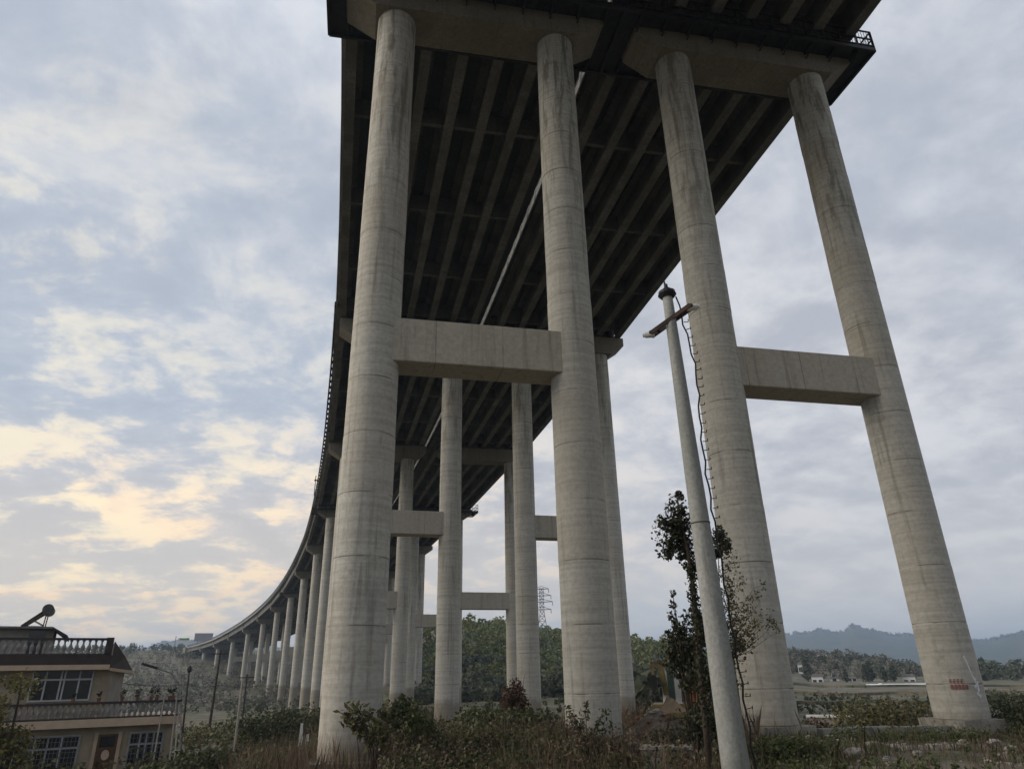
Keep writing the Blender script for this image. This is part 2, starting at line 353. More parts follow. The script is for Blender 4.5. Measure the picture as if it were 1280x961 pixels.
def ground_z(x, y):
    x = np.asarray(x, float); y = np.asarray(y, float)
    r = np.hypot(x, y) + 1e-6; az = np.degrees(np.arctan2(x, y))
    near = -2.32 + 0.34 * sst(x, 7, 14)
    # the knoll falls away
    edge = interp(az, [(-180, 30), (-30, 12), (-8, 17), (-2, 23), (5, 27), (28, 27), (34, 24), (60, 26), (180, 30)])
    low = interp(az, [(-180, -5), (-30, -4.9), (-9, -5.0), (0, -4.9), (20, -3.4), (30, -4.2), (60, -4.6), (180, -5)])
    drop = sst(r, edge, edge + interp(az, [(-180, 20), (-10, 22), (0, 26), (30, 16), (180, 20)]))
    z = near * (1 - drop) + low * drop
    # left valley then the hillside the viaduct lands on
    zl = np.interp(r, [0, 60, 140, 200, 240, 300, 340, 400, 450, 600, 900], [0, 0, -1.2, -1.9, 0.8, 4.5, 9.0, 17.0, 21, 26, 20])
    wl = interp(az, [(-180, 0), (-60, 0.3), (-30, .85), (-17, .95), (-9, 1.0), (-4, .9), (1, .3), (4, 0), (180, 0)])
    z = z + zl * wl
    # green hill in the middle
    hc = interp(az, [(-180, 0), (-2, 0), (2, 12), (6, 18.5), (9, 19), (12, 17), (16, 14.5), (20, 12.5), (24, 10.5), (28, 7), (31, 3), (34, 0), (180, 0)])
    z = z + hc * sst(r, 140, 255) * (1 - .7 * sst(r, 290, 420))
    # village rise at the right
    hv = interp(az, [(-180, 0), (30, 0), (33, 6.5), (36, 6.0), (38.5, 4.0), (41, 1.5), (44, 0), (180, 0)])
    z = z + hv * 1.45 * sst(r, 262, 352)
    # far blue ridges
    fr = interp(az, [(-180, 95), (-60, 110), (-30, 100), (-22, 60), (-17.5, 78), (-15.5, 92), (-13.5, 112), (-12, 122), (-9, 112), (-4, 95), (0, 60), (20, 60), (30, 118), (33.5, 128), (36, 124), (37.3, 140), (39, 122), (41, 104), (43.0, 86), (45.2, 88), (47.5, 102), (50, 92), (70, 110), (120, 90), (180, 95)])
    z = z + fr * sst(r, 1700, 3000) * (0.93 + .35 * fbm(az * 1.3, r / 900)) 
    z = z + 6 * sst(r, 500, 1200) * (fbm(x / 200, y / 200, 3) + .2)
    # roughness
    z = z + fbm(x / 3.1, y / 3.1, 4) * 0.30 * (1 - sst(r, 60, 120) * .5) + fbm(x / 24, y / 24, 3) * 1.3 * sst(r, 40, 160)
    # field terraces on the left hillside
    st = 1.6; zt = np.floor(z / st) * st + st * sst(z / st - np.floor(z / st), .55, .95)
    tw = sst(r, 150, 210) * (1 - sst(r, 420, 500)) * sst(-az, -1, 4)
    z = z * (1 - tw * .8) + zt * tw * .8
    return z
def gz(x, y): return float(ground_z(np.array([x]), np.array([y]))[0])

radii = np.concatenate([[0.0], np.geomspace(1.5, 14, 22), np.linspace(14.4, 60, 120), np.geomspace(61, 700, 150), np.geomspace(720, 9000, 70)])
azs = np.concatenate([np.linspace(-180, -36, 100, endpoint=False), np.linspace(-36, 60, 430, endpoint=False), np.linspace(60, 180, 84, endpoint=False)])
nR, nA = len(radii), len(azs)
RR, AA = np.meshgrid(radii, np.radians(azs), indexing='ij')
GX = RR * np.sin(AA); GY = RR * np.cos(AA); GZ = ground_z(GX, GY); GZ[0] = GZ[0].mean()
co = np.stack([GX, GY, GZ], -1).reshape(-1, 3)
i = np.arange(nR - 1)[:, None]; j = np.arange(nA)[None, :]; jn = (j + 1) % nA
quads = np.stack(np.broadcast_arrays(i * nA + jn, i * nA + j, (i + 1) * nA + j, (i + 1) * nA + jn), -1).reshape(-1, 4)
def np_mesh(name, co, faces):
    me = bpy.data.meshes.new(name); nf, k = faces.shape
    me.vertices.add(len(co)); me.vertices.foreach_set('co', np.ascontiguousarray(co, dtype=np.float32).ravel())
    me.loops.add(nf * k); me.loops.foreach_set('vertex_index', np.ascontiguousarray(faces, dtype=np.int32).ravel())
    me.polygons.add(nf); me.polygons.foreach_set('loop_start', np.arange(0, nf * k, k, dtype=np.int32))
    me.polygons.foreach_set('loop_total', np.full(nf, k, dtype=np.int32)); me.update(calc_edges=True); me.validate()
    return me
m, t, b = material('ground_soil_and_grass', 0.95, 0.1)
p = geo(t)
sp = t.node('ShaderNodeSeparateXYZ'); t.link(p, sp.inputs[0])
rad = t.vmath('LENGTH', p)
g1 = t.noise(p, 0.9, 7, 0.65, .6); g2 = t.noise(p, 0.16, 5, 0.6, .4); g3 = t.noise(p, 6, 5, 0.7)
c = t.mix(t.ss(g1, .42, .64), (0.17, 0.148, 0.12), (0.065, 0.075, 0.038))
c = t.mix(t.ss(g3, .35, .7, 0, .5), c, (0.22, 0.19, 0.15))
farc = t.mix(t.ss(g2, .36, .62), (0.098, 0.10, 0.062), (0.17, 0.152, 0.12))
g4 = t.noise(t.mapping(p, scale=(.25, 1, 1)), 0.05, 6, 0.6, .6)
farc = t.mix(t.ss(g4, .5, .64, 0, .5), farc, (0.095, 0.105, 0.06))
farc = t.mix(t.ss(t.noise(p, .5, 4, .7), .5, .7, 0, .5), farc, (.035, .04, .022))
c = t.mix(t.ss(rad, 30, 60), c, farc)
c = t.mix(t.ss(rad, 900, 1900), c, t.mix(t.ss(t.noise(p, .012, 6, .7), .4, .6), (0.028, 0.042, 0.026), (0.06, 0.065, 0.04)))
t.link(c, b.inputs['Base Color']); bump(t, b, t.math('ADD', g3, g1), .9, .08)
M['ground'] = m
ground = link_mesh('ground', np_mesh('ground', co, quads), 'ground', smooth=True)
tag(ground, kind='structure')

# ------------------------------------------------------------------ viaduct layout
KS = list(range(-1, 16))
PX = {-1: -0.9, 0: -0.15, 1: 0.0, 2: -.8, 3: -2.5, 4: -5.1, 5: -8.5, 6: -12.8, 7: -18.0, 8: -24.2, 9: -31.5, 10: -40.0, 11: -49.5, 12: -59.8, 13: -70.6, 14: -82.0, 15: -93.6}
PY = {1: 22.4}
for k in range(2, 16): PY[k] = PY[k - 1] + math.sqrt(900 - (PX[k] - PX[k - 1]) ** 2)
PY[0] = PY[1] - 30; PY[-1] = PY[0] - 30
ZB = {-1: 28.6, 0: 27.85, 1: 27.0, 2: 25.8, 3: 24.6, 4: 23.5, 5: 22.5, 6: 21.5, 7: 20.2, 8: 18.8, 9: 17.4, 10: 15.8, 11: 14.2, 12: 12.7, 13: 12.0, 14: 11.8, 15: 11.9}   # soffit of the caps at u=0
SE = 0.032                                                                   # cross fall
def tangent(k):
    a = Vector((PX[min(k + 1, 15)] - PX[max(k - 1, -1)], PY[min(k + 1, 15)] - PY[max(k - 1, -1)], 0)); return a.normalized()
TAN = {k: tangent(k) for k in KS}; TAN[1] = Vector((0, 1, 0))
LAT = {k: Vector((TAN[k].y, -TAN[k].x, 0)) for k in KS}
def path(s):                            # s in pier numbers, smooth
    k = min(int(math.floor(s)), 14); f = s - k
    p0 = Vector((PX[k], PY[k], ZB[k])); p1 = Vector((PX[k + 1], PY[k + 1], ZB[k + 1]))
    m0 = TAN[k] * 30; m1 = TAN[k + 1] * 30
    m0.z = (ZB[min(k + 1, 15)] - ZB[max(k - 1, -1)]) / (2 if k > -1 else 1); m1.z = (ZB[min(k + 2, 15)] - ZB[k]) / 2
    h = (2 * f**3 - 3 * f**2 + 1, f**3 - 2 * f**2 + f, -2 * f**3 + 3 * f**2, f**3 - f**2)
    p = p0 * h[0] + m0 * h[1] + p1 * h[2] + m1 * h[3]
    tg = (TAN[k] * (1 - f) + TAN[k + 1] * f).normalized()
    return p, Vector((tg.y, -tg.x, 0))
def deckpt(s, u, z):                    # z above cap soffit
    p, l = path(s); return p + l * u + Vector((0, 0, z + SE * u))
def chordpt(k, f, u, z):                # on the straight chord of span k..k+1
    a = Vector((PX[k], PY[k], ZB[k])) + LAT[k] * u; b = Vector((PX[k + 1], PY[k + 1], ZB[k + 1])) + LAT[k + 1] * u
    return a.lerp(b, f) + Vector((0, 0, z + SE * u))

CAPD = 1.62; GB = CAPD + 0.16; GTOP = GB + 1.75; SLT = 0.22                  # heights above the cap soffit
UCOL = {'left': (0.0, 7.35), 'right': (13.40, 20.75)}
UCAP = {'left': (-2.25, 9.55), 'right': (11.2, 22.95)}
USLAB = {'left': (-2.75, 10.14), 'right': (10.50, 23.40)}
UG = {'left': [-2.05 + 1.83 * i for i in range(7)], 'right': [11.35 + 1.87 * i for i in range(7)]}

# ------------------------------------------------------------------ piers
def column_mesh(height, rb, rt, seed, zbase=0.0):
    rnd = random.Random(seed); n = 56; prof = []; z = 0.0
    def lift(z0, z1, dr):
        f0 = z0 / height; f1 = z1 / height
        r0 = rb + (rt - rb) * f0 + dr; r1 = rb + (rt - rb) * f1 + dr
        g = rnd.choice((.001, .003, .008, .016))
        return [(z0 + .008, r0 - g), (z0 + .022, r0), (z0 + .045, r0), (z1 - .045, r1), (z1 - .022, r1), (z1 - .008, r1 - g)]
    L = 2.0
    while z < height - .01:
        z1 = (math.floor((z + zbase + 2.6) / L + 1e-4) + 1) * L - 2.6 - zbase
        if z1 - z < .3: z1 += L
        z1 = min(height, z1)
        if height - z1 < .6: z1 = height
        prof += lift(z, z1, rnd.uniform(-.006, .006)); z = z1
    vs = []; fs = []
    ph = rnd.uniform(0, 6)
    for (zz, r) in prof:
        for j in range(n):
            a = 2 * PI * j / n + ph; vs.append((r * math.cos(a), r * math.sin(a), zz))
    for i in range(len(prof) - 1):
        for j in range(n):
            a = i * n + j; b = i * n + (j + 1) % n; fs.append((a, b, b + n, a + n))
    fs.append(tuple((len(prof) - 1) * n + j for j in range(n)))
    return vs, fs
BASE = {1: (-2.13, -1.9, -1.68, -1.70)}
BEAMZ = {1: (10.12, 11.80), 2: (9.85, 11.62), 3: (7.1, 9.0), 4: (7.0, 8.9)}
ORD = ['', 'nearest', 'second', 'third', 'fourth', 'fifth', 'sixth', 'seventh', 'eighth', 'ninth', 'tenth', 'eleventh', 'twelfth', 'thirteenth', 'fourteenth', 'farthest']
JOINT = (1, 4, 7, 10, 13)
def pier(k, side):
    s = -1 if side == 'left' else 1
    c = Vector((PX[k], PY[k], 0)); l = LAT[k]; tg = TAN[k]
    u0, u1 = UCOL[side]
    W = lambda u, v, z: c + l * u + tg * v + Vector((0, 0, z))
    mid = W((u0 + u1) / 2, 0, 0); gb = gz(mid.x, mid.y)
    if k < 1: lab = f'twin column bridge pier under the {side} carriageway, ' + ('first one behind the camera' if k == 0 else 'second one behind the camera')
    elif k == 1: lab = f'nearest and largest pier of two round columns and cross beam, {"left" if s < 0 else "right"} pair'
    else: lab = f'{ORD[k]} pier away from the camera, two round columns, under the {side} carriageway'
    root = thing('bridge_pier', lab, 'bridge pier', (mid.x, mid.y, gb), 0, 'twin column piers carrying the viaduct')
    off = Vector((mid.x, mid.y, gb))
    rt = 0.835; rb = 0.875
    tops = []
    for i, u in enumerate((u0, u1)):
        p = W(u, 0, 0)
        if k == 1: zb = BASE[1][i + (0 if s < 0 else 2)]
        else: zb = gz(p.x, p.y) - .35
        zt = ZB[k] + SE * u
        if zt - zb < 1.0: zb = zt - 1.0
        vs, fs = column_mesh(zt - zb, rb, rt, k * 7 + i + (100 if s > 0 else 0), zb)
        o = mesh_obj('column', vs, fs, 'column', root, False); o.location = Vector((p.x, p.y, zb)) - off
        smooth_sides(o)
        tops.append(zt)
        if k == 1:
            f = MB(); hw = 1.1 if s < 0 else 1.02
            z0 = zb - 1.2
            cut = .12
            a = [(-hw, -hw + cut), (-hw + cut, -hw), (hw - cut, -hw), (hw, -hw + cut), (hw, hw - cut), (hw - cut, hw), (-hw + cut, hw), (-hw, hw - cut)]
            f.prism(a, lambda u_, v_: Vector((u_, v_, -1.2)), lambda u_, v_: Vector((u_, v_, 0.0)))
            fo = f.build('footing', 'plinth', root); fo.location = Vector((p.x, p.y, zb)) - off
    # cross beam
    if k in BEAMZ: b0, b1 = BEAMZ[k]
    else:
        zm = (ZB[k] + gb) / 2 - .2; b0, b1 = zm - .95, zm + .95
    if ZB[k] - gb > 12:
        prof = [(-.62, b0 + .03), (-.59, b0), (.66, b0), (.70, b0 + .04), (.70, b1 - .04), (.66, b1), (-.59, b1), (-.62, b1 - .03)]
        mbm = MB().prism(prof, lambda v, z: W(u0 + .46, v, z) - off, lambda v, z: W(u1 - .46, v, z) - off)
        mbm.build('cross_beam', 'beam', root)
        # construction joints of the beam
    # cap beam, haunched ends
    a0, a1 = UCAP[side]; zz = ZB[k]
    # cap soffit runs level across, follows the cross fall, ends chamfered up
    d = CAPD if k in (1,) else CAPD + .1
    prof = [(a0, .86), (u0 - .95, 0), (u1 + .95, 0), (a1, .86), (a1, CAPD), (a0, CAPD)]
    prof = [(u, z + SE * u + zz) for u, z in prof]
    mbm = MB()
    nb = 0.04
    fr = lambda v: (lambda u, z: W(u, v, z) - off)
    mbm.prism(prof, fr(.95), fr(-.95))
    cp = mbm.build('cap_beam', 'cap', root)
    # bearing pads
    pads = MB()
    for u in UG[side]:
        for v in (-.5, .5):
            q = W(u, v, 0) - off; z = zz + SE * u + CAPD - off.z
            pads.box(q.x - .22, q.x + .22, q.y - .22, q.y + .22, z + .004, z + .155)
    tag(pads.build('bearing_pads', 'steel_black', root), kind='stuff')
    if k in JOINT and k < 8: platform(root, off, W, side, k)
    if k == 1 and s > 0: graffiti(root, off, W(u1, 0, BASE[1][3]))
    return root
def smooth_sides(o):
    for p_ in o.data.polygons: p_.use_smooth = len(p_.vertices) == 4
def platform(root, off, W, side, k):
    """black steel inspection gangway hung round the cap beam"""
    a0, a1 = UCAP[side]
    u0 = a0 - .85; u1 = a1 + (.82)
    z0 = ZB[k] + 1.12
    Z = lambda u: z0 + SE * u
    pt = lambda u, v, z: W(u, v, z + Z(u)) - off
    fl = MB()
    vo, vi = 1.82, .97
    segs = [((u0, -vo), (u1, -vi)), ((u0, vi), (u1, vo)), ((u0, -vi), (a0 - .03, vi)), ((a1 + .03, -vi), (u1, vi))]
    for (ua, va), (ub, vb) in segs:
        nx = max(1, int((ub - ua) / 1.0))
        for q in range(nx):
            x0 = ua + (ub - ua) * q / nx; x1 = ua + (ub - ua) * (q + 1) / nx - .02
            fl.hexa([pt(x0, va, 0), pt(x1, va, 0), pt(x1, vb, 0), pt(x0, vb, 0), pt(x0, va, .05), pt(x1, va, .05), pt(x1, vb, .05), pt(x0, vb, .05)])
    pf = fl.build('inspection_platform', 'steel_black', root)
    r = MB()
    per = [(u0, -vo), (u1, -vo), (u1, vo), (u0, vo), (u0, -vo)]
    for (ua, va), (ub, vb) in zip(per[:-1], per[1:]):
        for z in (-.14, .12, .58, 1.1): r.bar(pt(ua, va, z), pt(ub, vb, z), .07 if z != -.14 else .12, .05 if z != -.14 else .2)
        L = math.hypot(ub - ua, vb - va); n = int(L / .95)
        for q in range(n + 1):
            f = q / n; u = ua + (ub - ua) * f; v = va + (vb - va) * f
            r.bar(pt(u, v, -.15), pt(u, v, 1.1), .06)
        n2 = int(L / .16)
        if k == 1:
            for q in range(n2):
                f = (q + .5) / n2; u = ua + (ub - ua) * f; v = va + (vb - va) * f
                r.bar(pt(u, v, .1), pt(u, v, 1.1), .018)
    rr = r.build('guard_rail', 'steel_black', pf)
    br = MB()
    n = 9
    for q in range(n + 1):
        u = a0 + (a1 - a0) * q / n
        for sg in (-1, 1):
            br.bar(pt(u, sg * vo, -.1), pt(u, sg * vi, -.1), .09, .14)
            br.bar(pt(u, sg * (vo - .1), -.12), pt(u, sg * vi, -.42), .06)
    tag(br.build('brackets', 'steel_black', pf), kind='stuff')

def graffiti(root, off, p):
    """two lines of red characters and a white splash on the far right column"""
    r0 = 0.875
    def on(a, z, lift=.013):
        return Vector((p.x + (r0 + lift - z * .0014) * math.sin(a), p.y - (r0 + lift - z * .0014) * math.cos(a), p.z + z)) - off
    ref = math.atan2(-p.x, p.y)         # facing the camera
    mb = MB(); rnd = random.Random(4)
    def stroke(a0, z0, a1, z1, w):
        n = 4
        for i in range(n):
            f0, f1 = i / n, (i + 1) / n
            A0, Z0, A1, Z1 = a0 + (a1 - a0) * f0, z0 + (z1 - z0) * f0, a0 + (a1 - a0) * f1, z0 + (z1 - z0) * f1
            dx, dz = (a1 - a0) * r0, z1 - z0; L = math.hypot(dx, dz) or 1; nx, nz = -dz / L * w / 2, dx / L * w / 2
            mb.quad([on(A0 - nx / r0, Z0 - nz), on(A1 - nx / r0, Z1 - nz), on(A1 + nx / r0, Z1 + nz), on(A0 + nx / r0, Z0 + nz)])
    for row, (zc, h, w) in enumerate(((1.20, .13, .020), (1.02, .14, .034))):
        for i in range(5 if row else 4):
            a = ref + (.02 + .125 * i - .10); s = .046
            stroke(a - s, zc + h * .32, a + s, zc + h * .34, w); stroke(a - s, zc - h * .1, a + s, zc - h * .08, w)
            stroke(a, zc + h * .5, a + rnd.uniform(-.02, .02), zc - h * .5, w)
            stroke(a - s * .8, zc - h * .45, a + s * .9, zc - h * .5, w)
            stroke(a - s * .9, zc + h * .1, a - s * .9, zc - h * .5, w * .8)
            if row: stroke(a + s * .8, zc + h * .3, a + s * .7, zc - h * .45, w)
    mb.build('red_writing', 'red_paint', root)
    mb = MB()
    def blob(a, z, ra, rz):
        n = 11; pts = []
        for i in range(n):
            q = 2 * PI * i / n; f = rnd.uniform(.6, 1.15); pts.append(on(a + ra * f * math.cos(q) / r0, z + rz * f * math.sin(q), .005 + .0004 * len(mb.f)))
        mb.quad(pts)
    for i in range(9): blob(ref + .62 + i * .028 + rnd.uniform(-.01, .01), 1.95 - i * .11, .028, .085)
    for i in range(8): blob(ref + .86 + rnd.uniform(-.09, .10), .80 + rnd.uniform(-.12, .45), .055, .075)
    mb.build('white_splash', 'white_paint', root)

for k in KS[:-2]:
    for side in ('left', 'right'): pier(k, side)

# ------------------------------------------------------------------ decks
def deck(side):
    s = 'left' if side == 'left' else 'right'
    root = thing('viaduct_deck', f'{s} hand deck of the curved viaduct on seven parallel concrete girders',
                 'bridge deck', (0, 0, 0), 0, 'twin carriageway decks of the viaduct')
    hw = .27
    for k in KS[:-2]:
        for u in UG[side]:
            # bulb T girder: bottom flange, web, top flange
            prof = [(-hw, 0), (hw, 0), (hw, .22), (.11, .42), (.11, 1.5), (.55, 1.62), (.55, 1.75), (-.55, 1.75), (-.55, 1.62), (-.11, 1.5), (-.11, .42), (-hw, .22)]
            f0, f1 = (.012, .988)
            if k >= 5:
                prof = [(-hw, 0), (hw, 0), (.11, .42), (.11, 1.5), (.55, 1.75), (-.55, 1.75), (-.11, 1.5), (-.11, .42)]
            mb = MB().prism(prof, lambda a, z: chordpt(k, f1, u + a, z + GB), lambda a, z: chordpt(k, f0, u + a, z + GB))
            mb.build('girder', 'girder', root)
        for f in ((.04, .26, .51, .76, .96) if k < 5 else (.51,)):
            mb = MB(); a, b = UG[side][0] + .12, UG[side][-1] - .12; df = .11 / 30
            P = lambda ff, u_, z: chordpt(k, ff, u_, z)
            for i in range(6):
                ua = UG[side][i] + .115; ub = UG[side][i + 1] - .115
                z0 = GB + .42; z1 = GB + 1.6
                mb.hexa([P(f - df, ua, z0), P(f - df, ub, z0), P(f + df, ub, z0), P(f + df, ua, z0), P(f - df, ua, z1), P(f - df, ub, z1), P(f + df, ub, z1), P(f + df, ua, z1)])
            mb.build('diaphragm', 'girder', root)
        # slab of the span, with asphalt
        us0, us1 = USLAB[side]; N = 6
        mb = MB(); ma = MB()
        for q in range(N):
            sa, sb = k + q / N, k + (q + 1) / N
            if q == 0: sa += .001
            for M_, ua, ub, z0, z1 in ((mb, us0, us1, GTOP + .012, GTOP + SLT), (ma, us0 + .55, us1 - .55, GTOP + SLT, GTOP + SLT + .08)):
                M_.hexa([deckpt(sa, ua, z0), deckpt(sa, ub, z0), deckpt(sb, ub, z0), deckpt(sb, ua, z0), deckpt(sa, ua, z1), deckpt(sa, ub, z1), deckpt(sb, ub, z1), deckpt(sb, ua, z1)])
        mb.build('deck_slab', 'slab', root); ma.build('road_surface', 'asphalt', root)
        # outer and inner barriers: low concrete kerb, steel posts and two rails
        for edge, ua, sg in (('outer', us0, 1), ('inner', us1, -1)):
            z0 = GTOP + SLT
            mb = MB()
            for q in range(N):
                sa, sb = k + q / N, k + (q + 1) / N
                e = ua + sg * .02; w_ = sg * .42
                pr = [(e, -.34), (e + w_, -.0), (e + w_ * .8, .42), (e + w_ * .3, .46), (e, .44)]
                if (side, edge) in (('left', 'inner'), ('right', 'outer')): pr = [(e, 0), (e + w_, 0), (e + w_ * .8, .42), (e, .44)]
                if sg < 0: pr = pr[::-1]
                mb.prism(pr, lambda u_, z: deckpt(sb, u_, z + z0), lambda u_, z: deckpt(sa, u_, z + z0))
            mb.build('kerb_barrier', 'parapet', root)
            if k >= 0:
                mb = MB(); n = 15
                for q in range(n):
                    sa = k + (q + .5) / n; e = ua + sg * .15
                    mb.bar(deckpt(sa, e, z0 + .43), deckpt(sa, e, z0 + 1.25), .34, .22)
                for q in range(N):
                    sa, sb = k + q / N, k + (q + 1) / N
                    for z in (.80, 1.25): mb.bar(deckpt(sa, ua + sg * .15, z0 + z), deckpt(sb, ua + sg * .15, z0 + z), .12, .12)
                mb.build('railing', 'steel_grey' if k > 4 else 'parapet', root)
    if side == 'left':
        for k in range(2, 13):
            eo = lambda s_: us0 - .02 - .17 * min(1.0, (s_ - 2) / .7)
            mb = MB(); N = 8
            mb.tube([deckpt(k + q / N + (.0008 if q == 0 else -.0008 if q == N else 0), eo(k + q / N), GTOP + .05) for q in range(N + 1)], .08, 8)
            pp = mb.build('service_pipe', 'steel_black', root)
            mb = MB()
            for q in range(20 if k < 6 else 10):
                sa = k + (q + .5) / (20 if k < 6 else 10)
                mb.bar(deckpt(sa, us0 - .004, GTOP - .02), deckpt(sa, eo(sa) - .07, GTOP - .06), .62, .08)
            tag(mb.build('pipe_brackets', 'steel_black', pp), kind='stuff')
    return root
deck('left'); deck('right')

# signs and poles on the deck
def deck_sign():
    s = 13.75; p = deckpt(s, -1.5, GTOP + SLT)
    root = thing('sign_gantry', 'large grey sign board standing above the far left end of the viaduct', 'sign', p)
    d = Vector((p.x, p.y, 0)).normalized(); r = Vector((d.y, -d.x, 0))
    a = Vector((0, 0, 0)) + r * 1.0
    mb = MB(); 
    for o_ in (2.0, 8.0): mb.bar(r * o_, r * o_ + Vector((0, 0, 3.2)), .35)
    mb.build('gantry_post', 'steel_grey', root)
    MB().bar(r * .2 + Vector((0, 0, 4.6)), r * 8.8 + Vector((0, 0, 4.6)), .3, 3.9).build('sign_board', 'sign_grey', root)
    MB().bar(r * -7.5 + Vector((0, 0, 2.6)), r * -.2 + Vector((0, 0, 2.6)), .3, 1.0).build('lower_board', 'white', root)
    MB().bar(r * -6.5 + Vector((0, 0, 3.7)), r * -2.0 + Vector((0, 0, 3.7)), .3, .9).build('green_board', 'sign_green', root)
    MB().bar(r * -8.3 + Vector((0, 0, 0)), r * -8.3 + Vector((0, 0, 5.2)), .25).build('side_post', 'steel_grey', root)
deck_sign()
p = deckpt(4.05, -3.0, GTOP + SLT + .2)
root = thing('deck_sign_post', 'thin post with a small board on the outer railing of the left deck', 'post', p)
MB().bar((0, 0, 0), (0, 0, 3.4), .12).build('post', 'steel_black', root)
MB().bar((-.2, 0, 2.6), (1.7, -.1, 2.6), .1, .22).build('board', 'steel_black', root)

# abutment where the viaduct lands
p = Vector(deckpt(14, 10, 0)); root = thing('abutment', 'concrete abutment at the far end of the viaduct on the hillside', 'abutment', (p.x, p.y, 0))
a = deckpt(14, -3.4, 0); b_ = deckpt(14, 24, 0); tg = TAN[14] * 6
mb = MB(); o0 = Vector((p.x, p.y, 0))
zlo = 4.0
mb.hexa([Vector((a.x, a.y, zlo)) - o0, Vector((b_.x, b_.y, zlo)) - o0, Vector((b_.x, b_.y, zlo)) + tg - o0, Vector((a.x, a.y, zlo)) + tg - o0,
         Vector((a.x, a.y, 15.6)) - o0, Vector((b_.x, b_.y, 15.6)) - o0, Vector((b_.x, b_.y, 15.6)) + tg - o0, Vector((a.x, a.y, 15.6)) + tg - o0])
mb.build('abutment_wall', 'plinth', root)

# ------------------------------------------------------------------ foliage makers
def tuft(n, center, radius, size, seed, up=0.0, shell=0.35, aspect=0.6, drop=0.15, noise=0.5):
    """n bent leaf quads spread through an uneven crown; returns verts, faces (numpy)"""
    r = np.random.default_rng(seed)
    d = r.normal(size=(n, 3)); d /= np.linalg.norm(d, axis=1)[:, None]
    k = r.normal(size=(9, 3)); k /= np.linalg.norm(k, axis=1)[:, None]; amp = r.uniform(-noise, noise, 9)
    bulge = 1 + (np.clip(d @ k.T, 0, 1) ** 3 * amp).sum(1)
    rr = (shell + (1 - shell) * r.random(n) ** .5) * bulge
    P = d * rr[:, None] * np.array(radius) + np.array(center)
    nn = r.normal(size=(n, 3)) + d * .8; nn[:, 2] += up; nn /= np.linalg.norm(nn, axis=1)[:, None]
    t1 = np.cross(nn, r.normal(size=(n, 3))); t1 /= np.linalg.norm(t1, axis=1)[:, None]
    t2 = np.cross(nn, t1)
    s = size * r.uniform(.6, 1.4, n)[:, None]
    A = P - t1 * s; B = P + t2 * s * aspect + nn * s * drop; C = P + t1 * s; D = P - t2 * s * aspect + nn * s * drop
    V = np.stack([A, B, C, D], 1).reshape(-1, 3); Fq = np.arange(n * 4).reshape(-1, 4)
    return V, Fq
def join(parts):
    vs = []; fs = []; k = 0
    for v, f in parts: vs.append(v); fs.append(f + k); k += len(v)
    return np.concatenate(vs), np.concatenate(fs)
def leaf_obj(name, parts, mat, parent=None, **kw):
    v, f = join(parts); o = link_mesh(name, np_mesh(name, v, f), mat, parent)
    if kw: tag(o, **kw)
    return o

def bush(loc, w, h, mat, label, name='bush', n=900, size=.09, seed=0, stems=True, depth=None, cat='bush', blobs=7, group=None, noise=.5):
    root = thing(name, label, cat, loc, 0, group)
    rnd = random.Random(seed); parts = []
    depth = depth or w
    for i in range(blobs):
        a = rnd.uniform(0, 2 * PI); q = rnd.uniform(0, .62)
        c = (w / 2 * q * math.cos(a), depth / 2 * q * math.sin(a), h * rnd.uniform(.25, .68))
        rad = (w * rnd.uniform(.16, .30), depth * rnd.uniform(.16, .30), h * rnd.uniform(.2, .34))
        parts.append(tuft(n // blobs, c, rad, size, seed * 31 + i, up=.3, shell=.15, noise=noise))
    leaf_obj('foliage', parts, mat, root)
    if stems:
        mb = MB()
        for i in range(10):
            a = rnd.uniform(0, 2 * PI); q = rnd.uniform(.2, .7)
            e = Vector((w / 2 * q * math.cos(a), depth / 2 * q * math.sin(a), h * rnd.uniform(.6, .98)))
            mb.tube([(rnd.uniform(-.1, .1), rnd.uniform(-.1, .1), -.15), e * .5 + Vector((0, 0, h * .08)), e], [.022, .014, .006], 5, False)
        mb.build('stem', 'bark', root)
    return root

# ------------------------------------------------------------------ foreground ground cover (nobody could count it)
def scatter(n, test, r0, r1, a0, a1, seed):
    r = np.random.default_rng(seed); out = []
    az = np.radians(r.uniform(a0, a1, n * 4)); d = np.sqrt(r.uniform(r0**2, r1**2, n * 4)); x = d * np.sin(az); y = d * np.cos(az)
    m_ = test(x, y, r); return x[m_][:n], y[m_][:n]
def blades(x, y, h, wd, seed, lean=.35, mat='grass', name='grass', per=1, **kw):
    r = np.random.default_rng(seed); n = len(x); z = ground_z(x, y) - .02
    hh = h * r.uniform(.4, 1.3, n); a = r.uniform(0, 2 * PI, n); L = np.clip(r.normal(0, lean, (n, 2)), -1.6 * lean, 1.6 * lean) * hh[:, None]
    base = np.stack([x, y, z], 1); wv = np.stack([np.cos(a), np.sin(a), 0 * a], 1) * (wd * r.uniform(.6, 1.4, n))[:, None]
    mid = base + np.stack([L[:, 0] * .35, L[:, 1] * .35, hh * .6], 1); tip = base + np.stack([L[:, 0], L[:, 1], hh], 1)
    V = np.stack([base - wv, base + wv, mid + wv * .7, tip, mid - wv * .7], 1).reshape(-1, 3)
    Fq = np.arange(n * 5).reshape(-1, 5)
    o = link_mesh(name, np_mesh(name, V, Fq), mat); tag(o, kind='stuff', **kw); return o
def patchy(scale, thr, seed=0):
    return lambda x, y, r: (fbm(x / scale + seed, y / scale + seed * 3, 3) + r.uniform(-.06, .06, len(x)) > thr)
x, y = scatter(70000, patchy(2.5, -.05, 3), 16, 46, -32, 55, 11)
blades(x, y, .22, .014, 1, mat='grass', name='short_grass', label='short green grass on the ground between the piers', cat='grass')
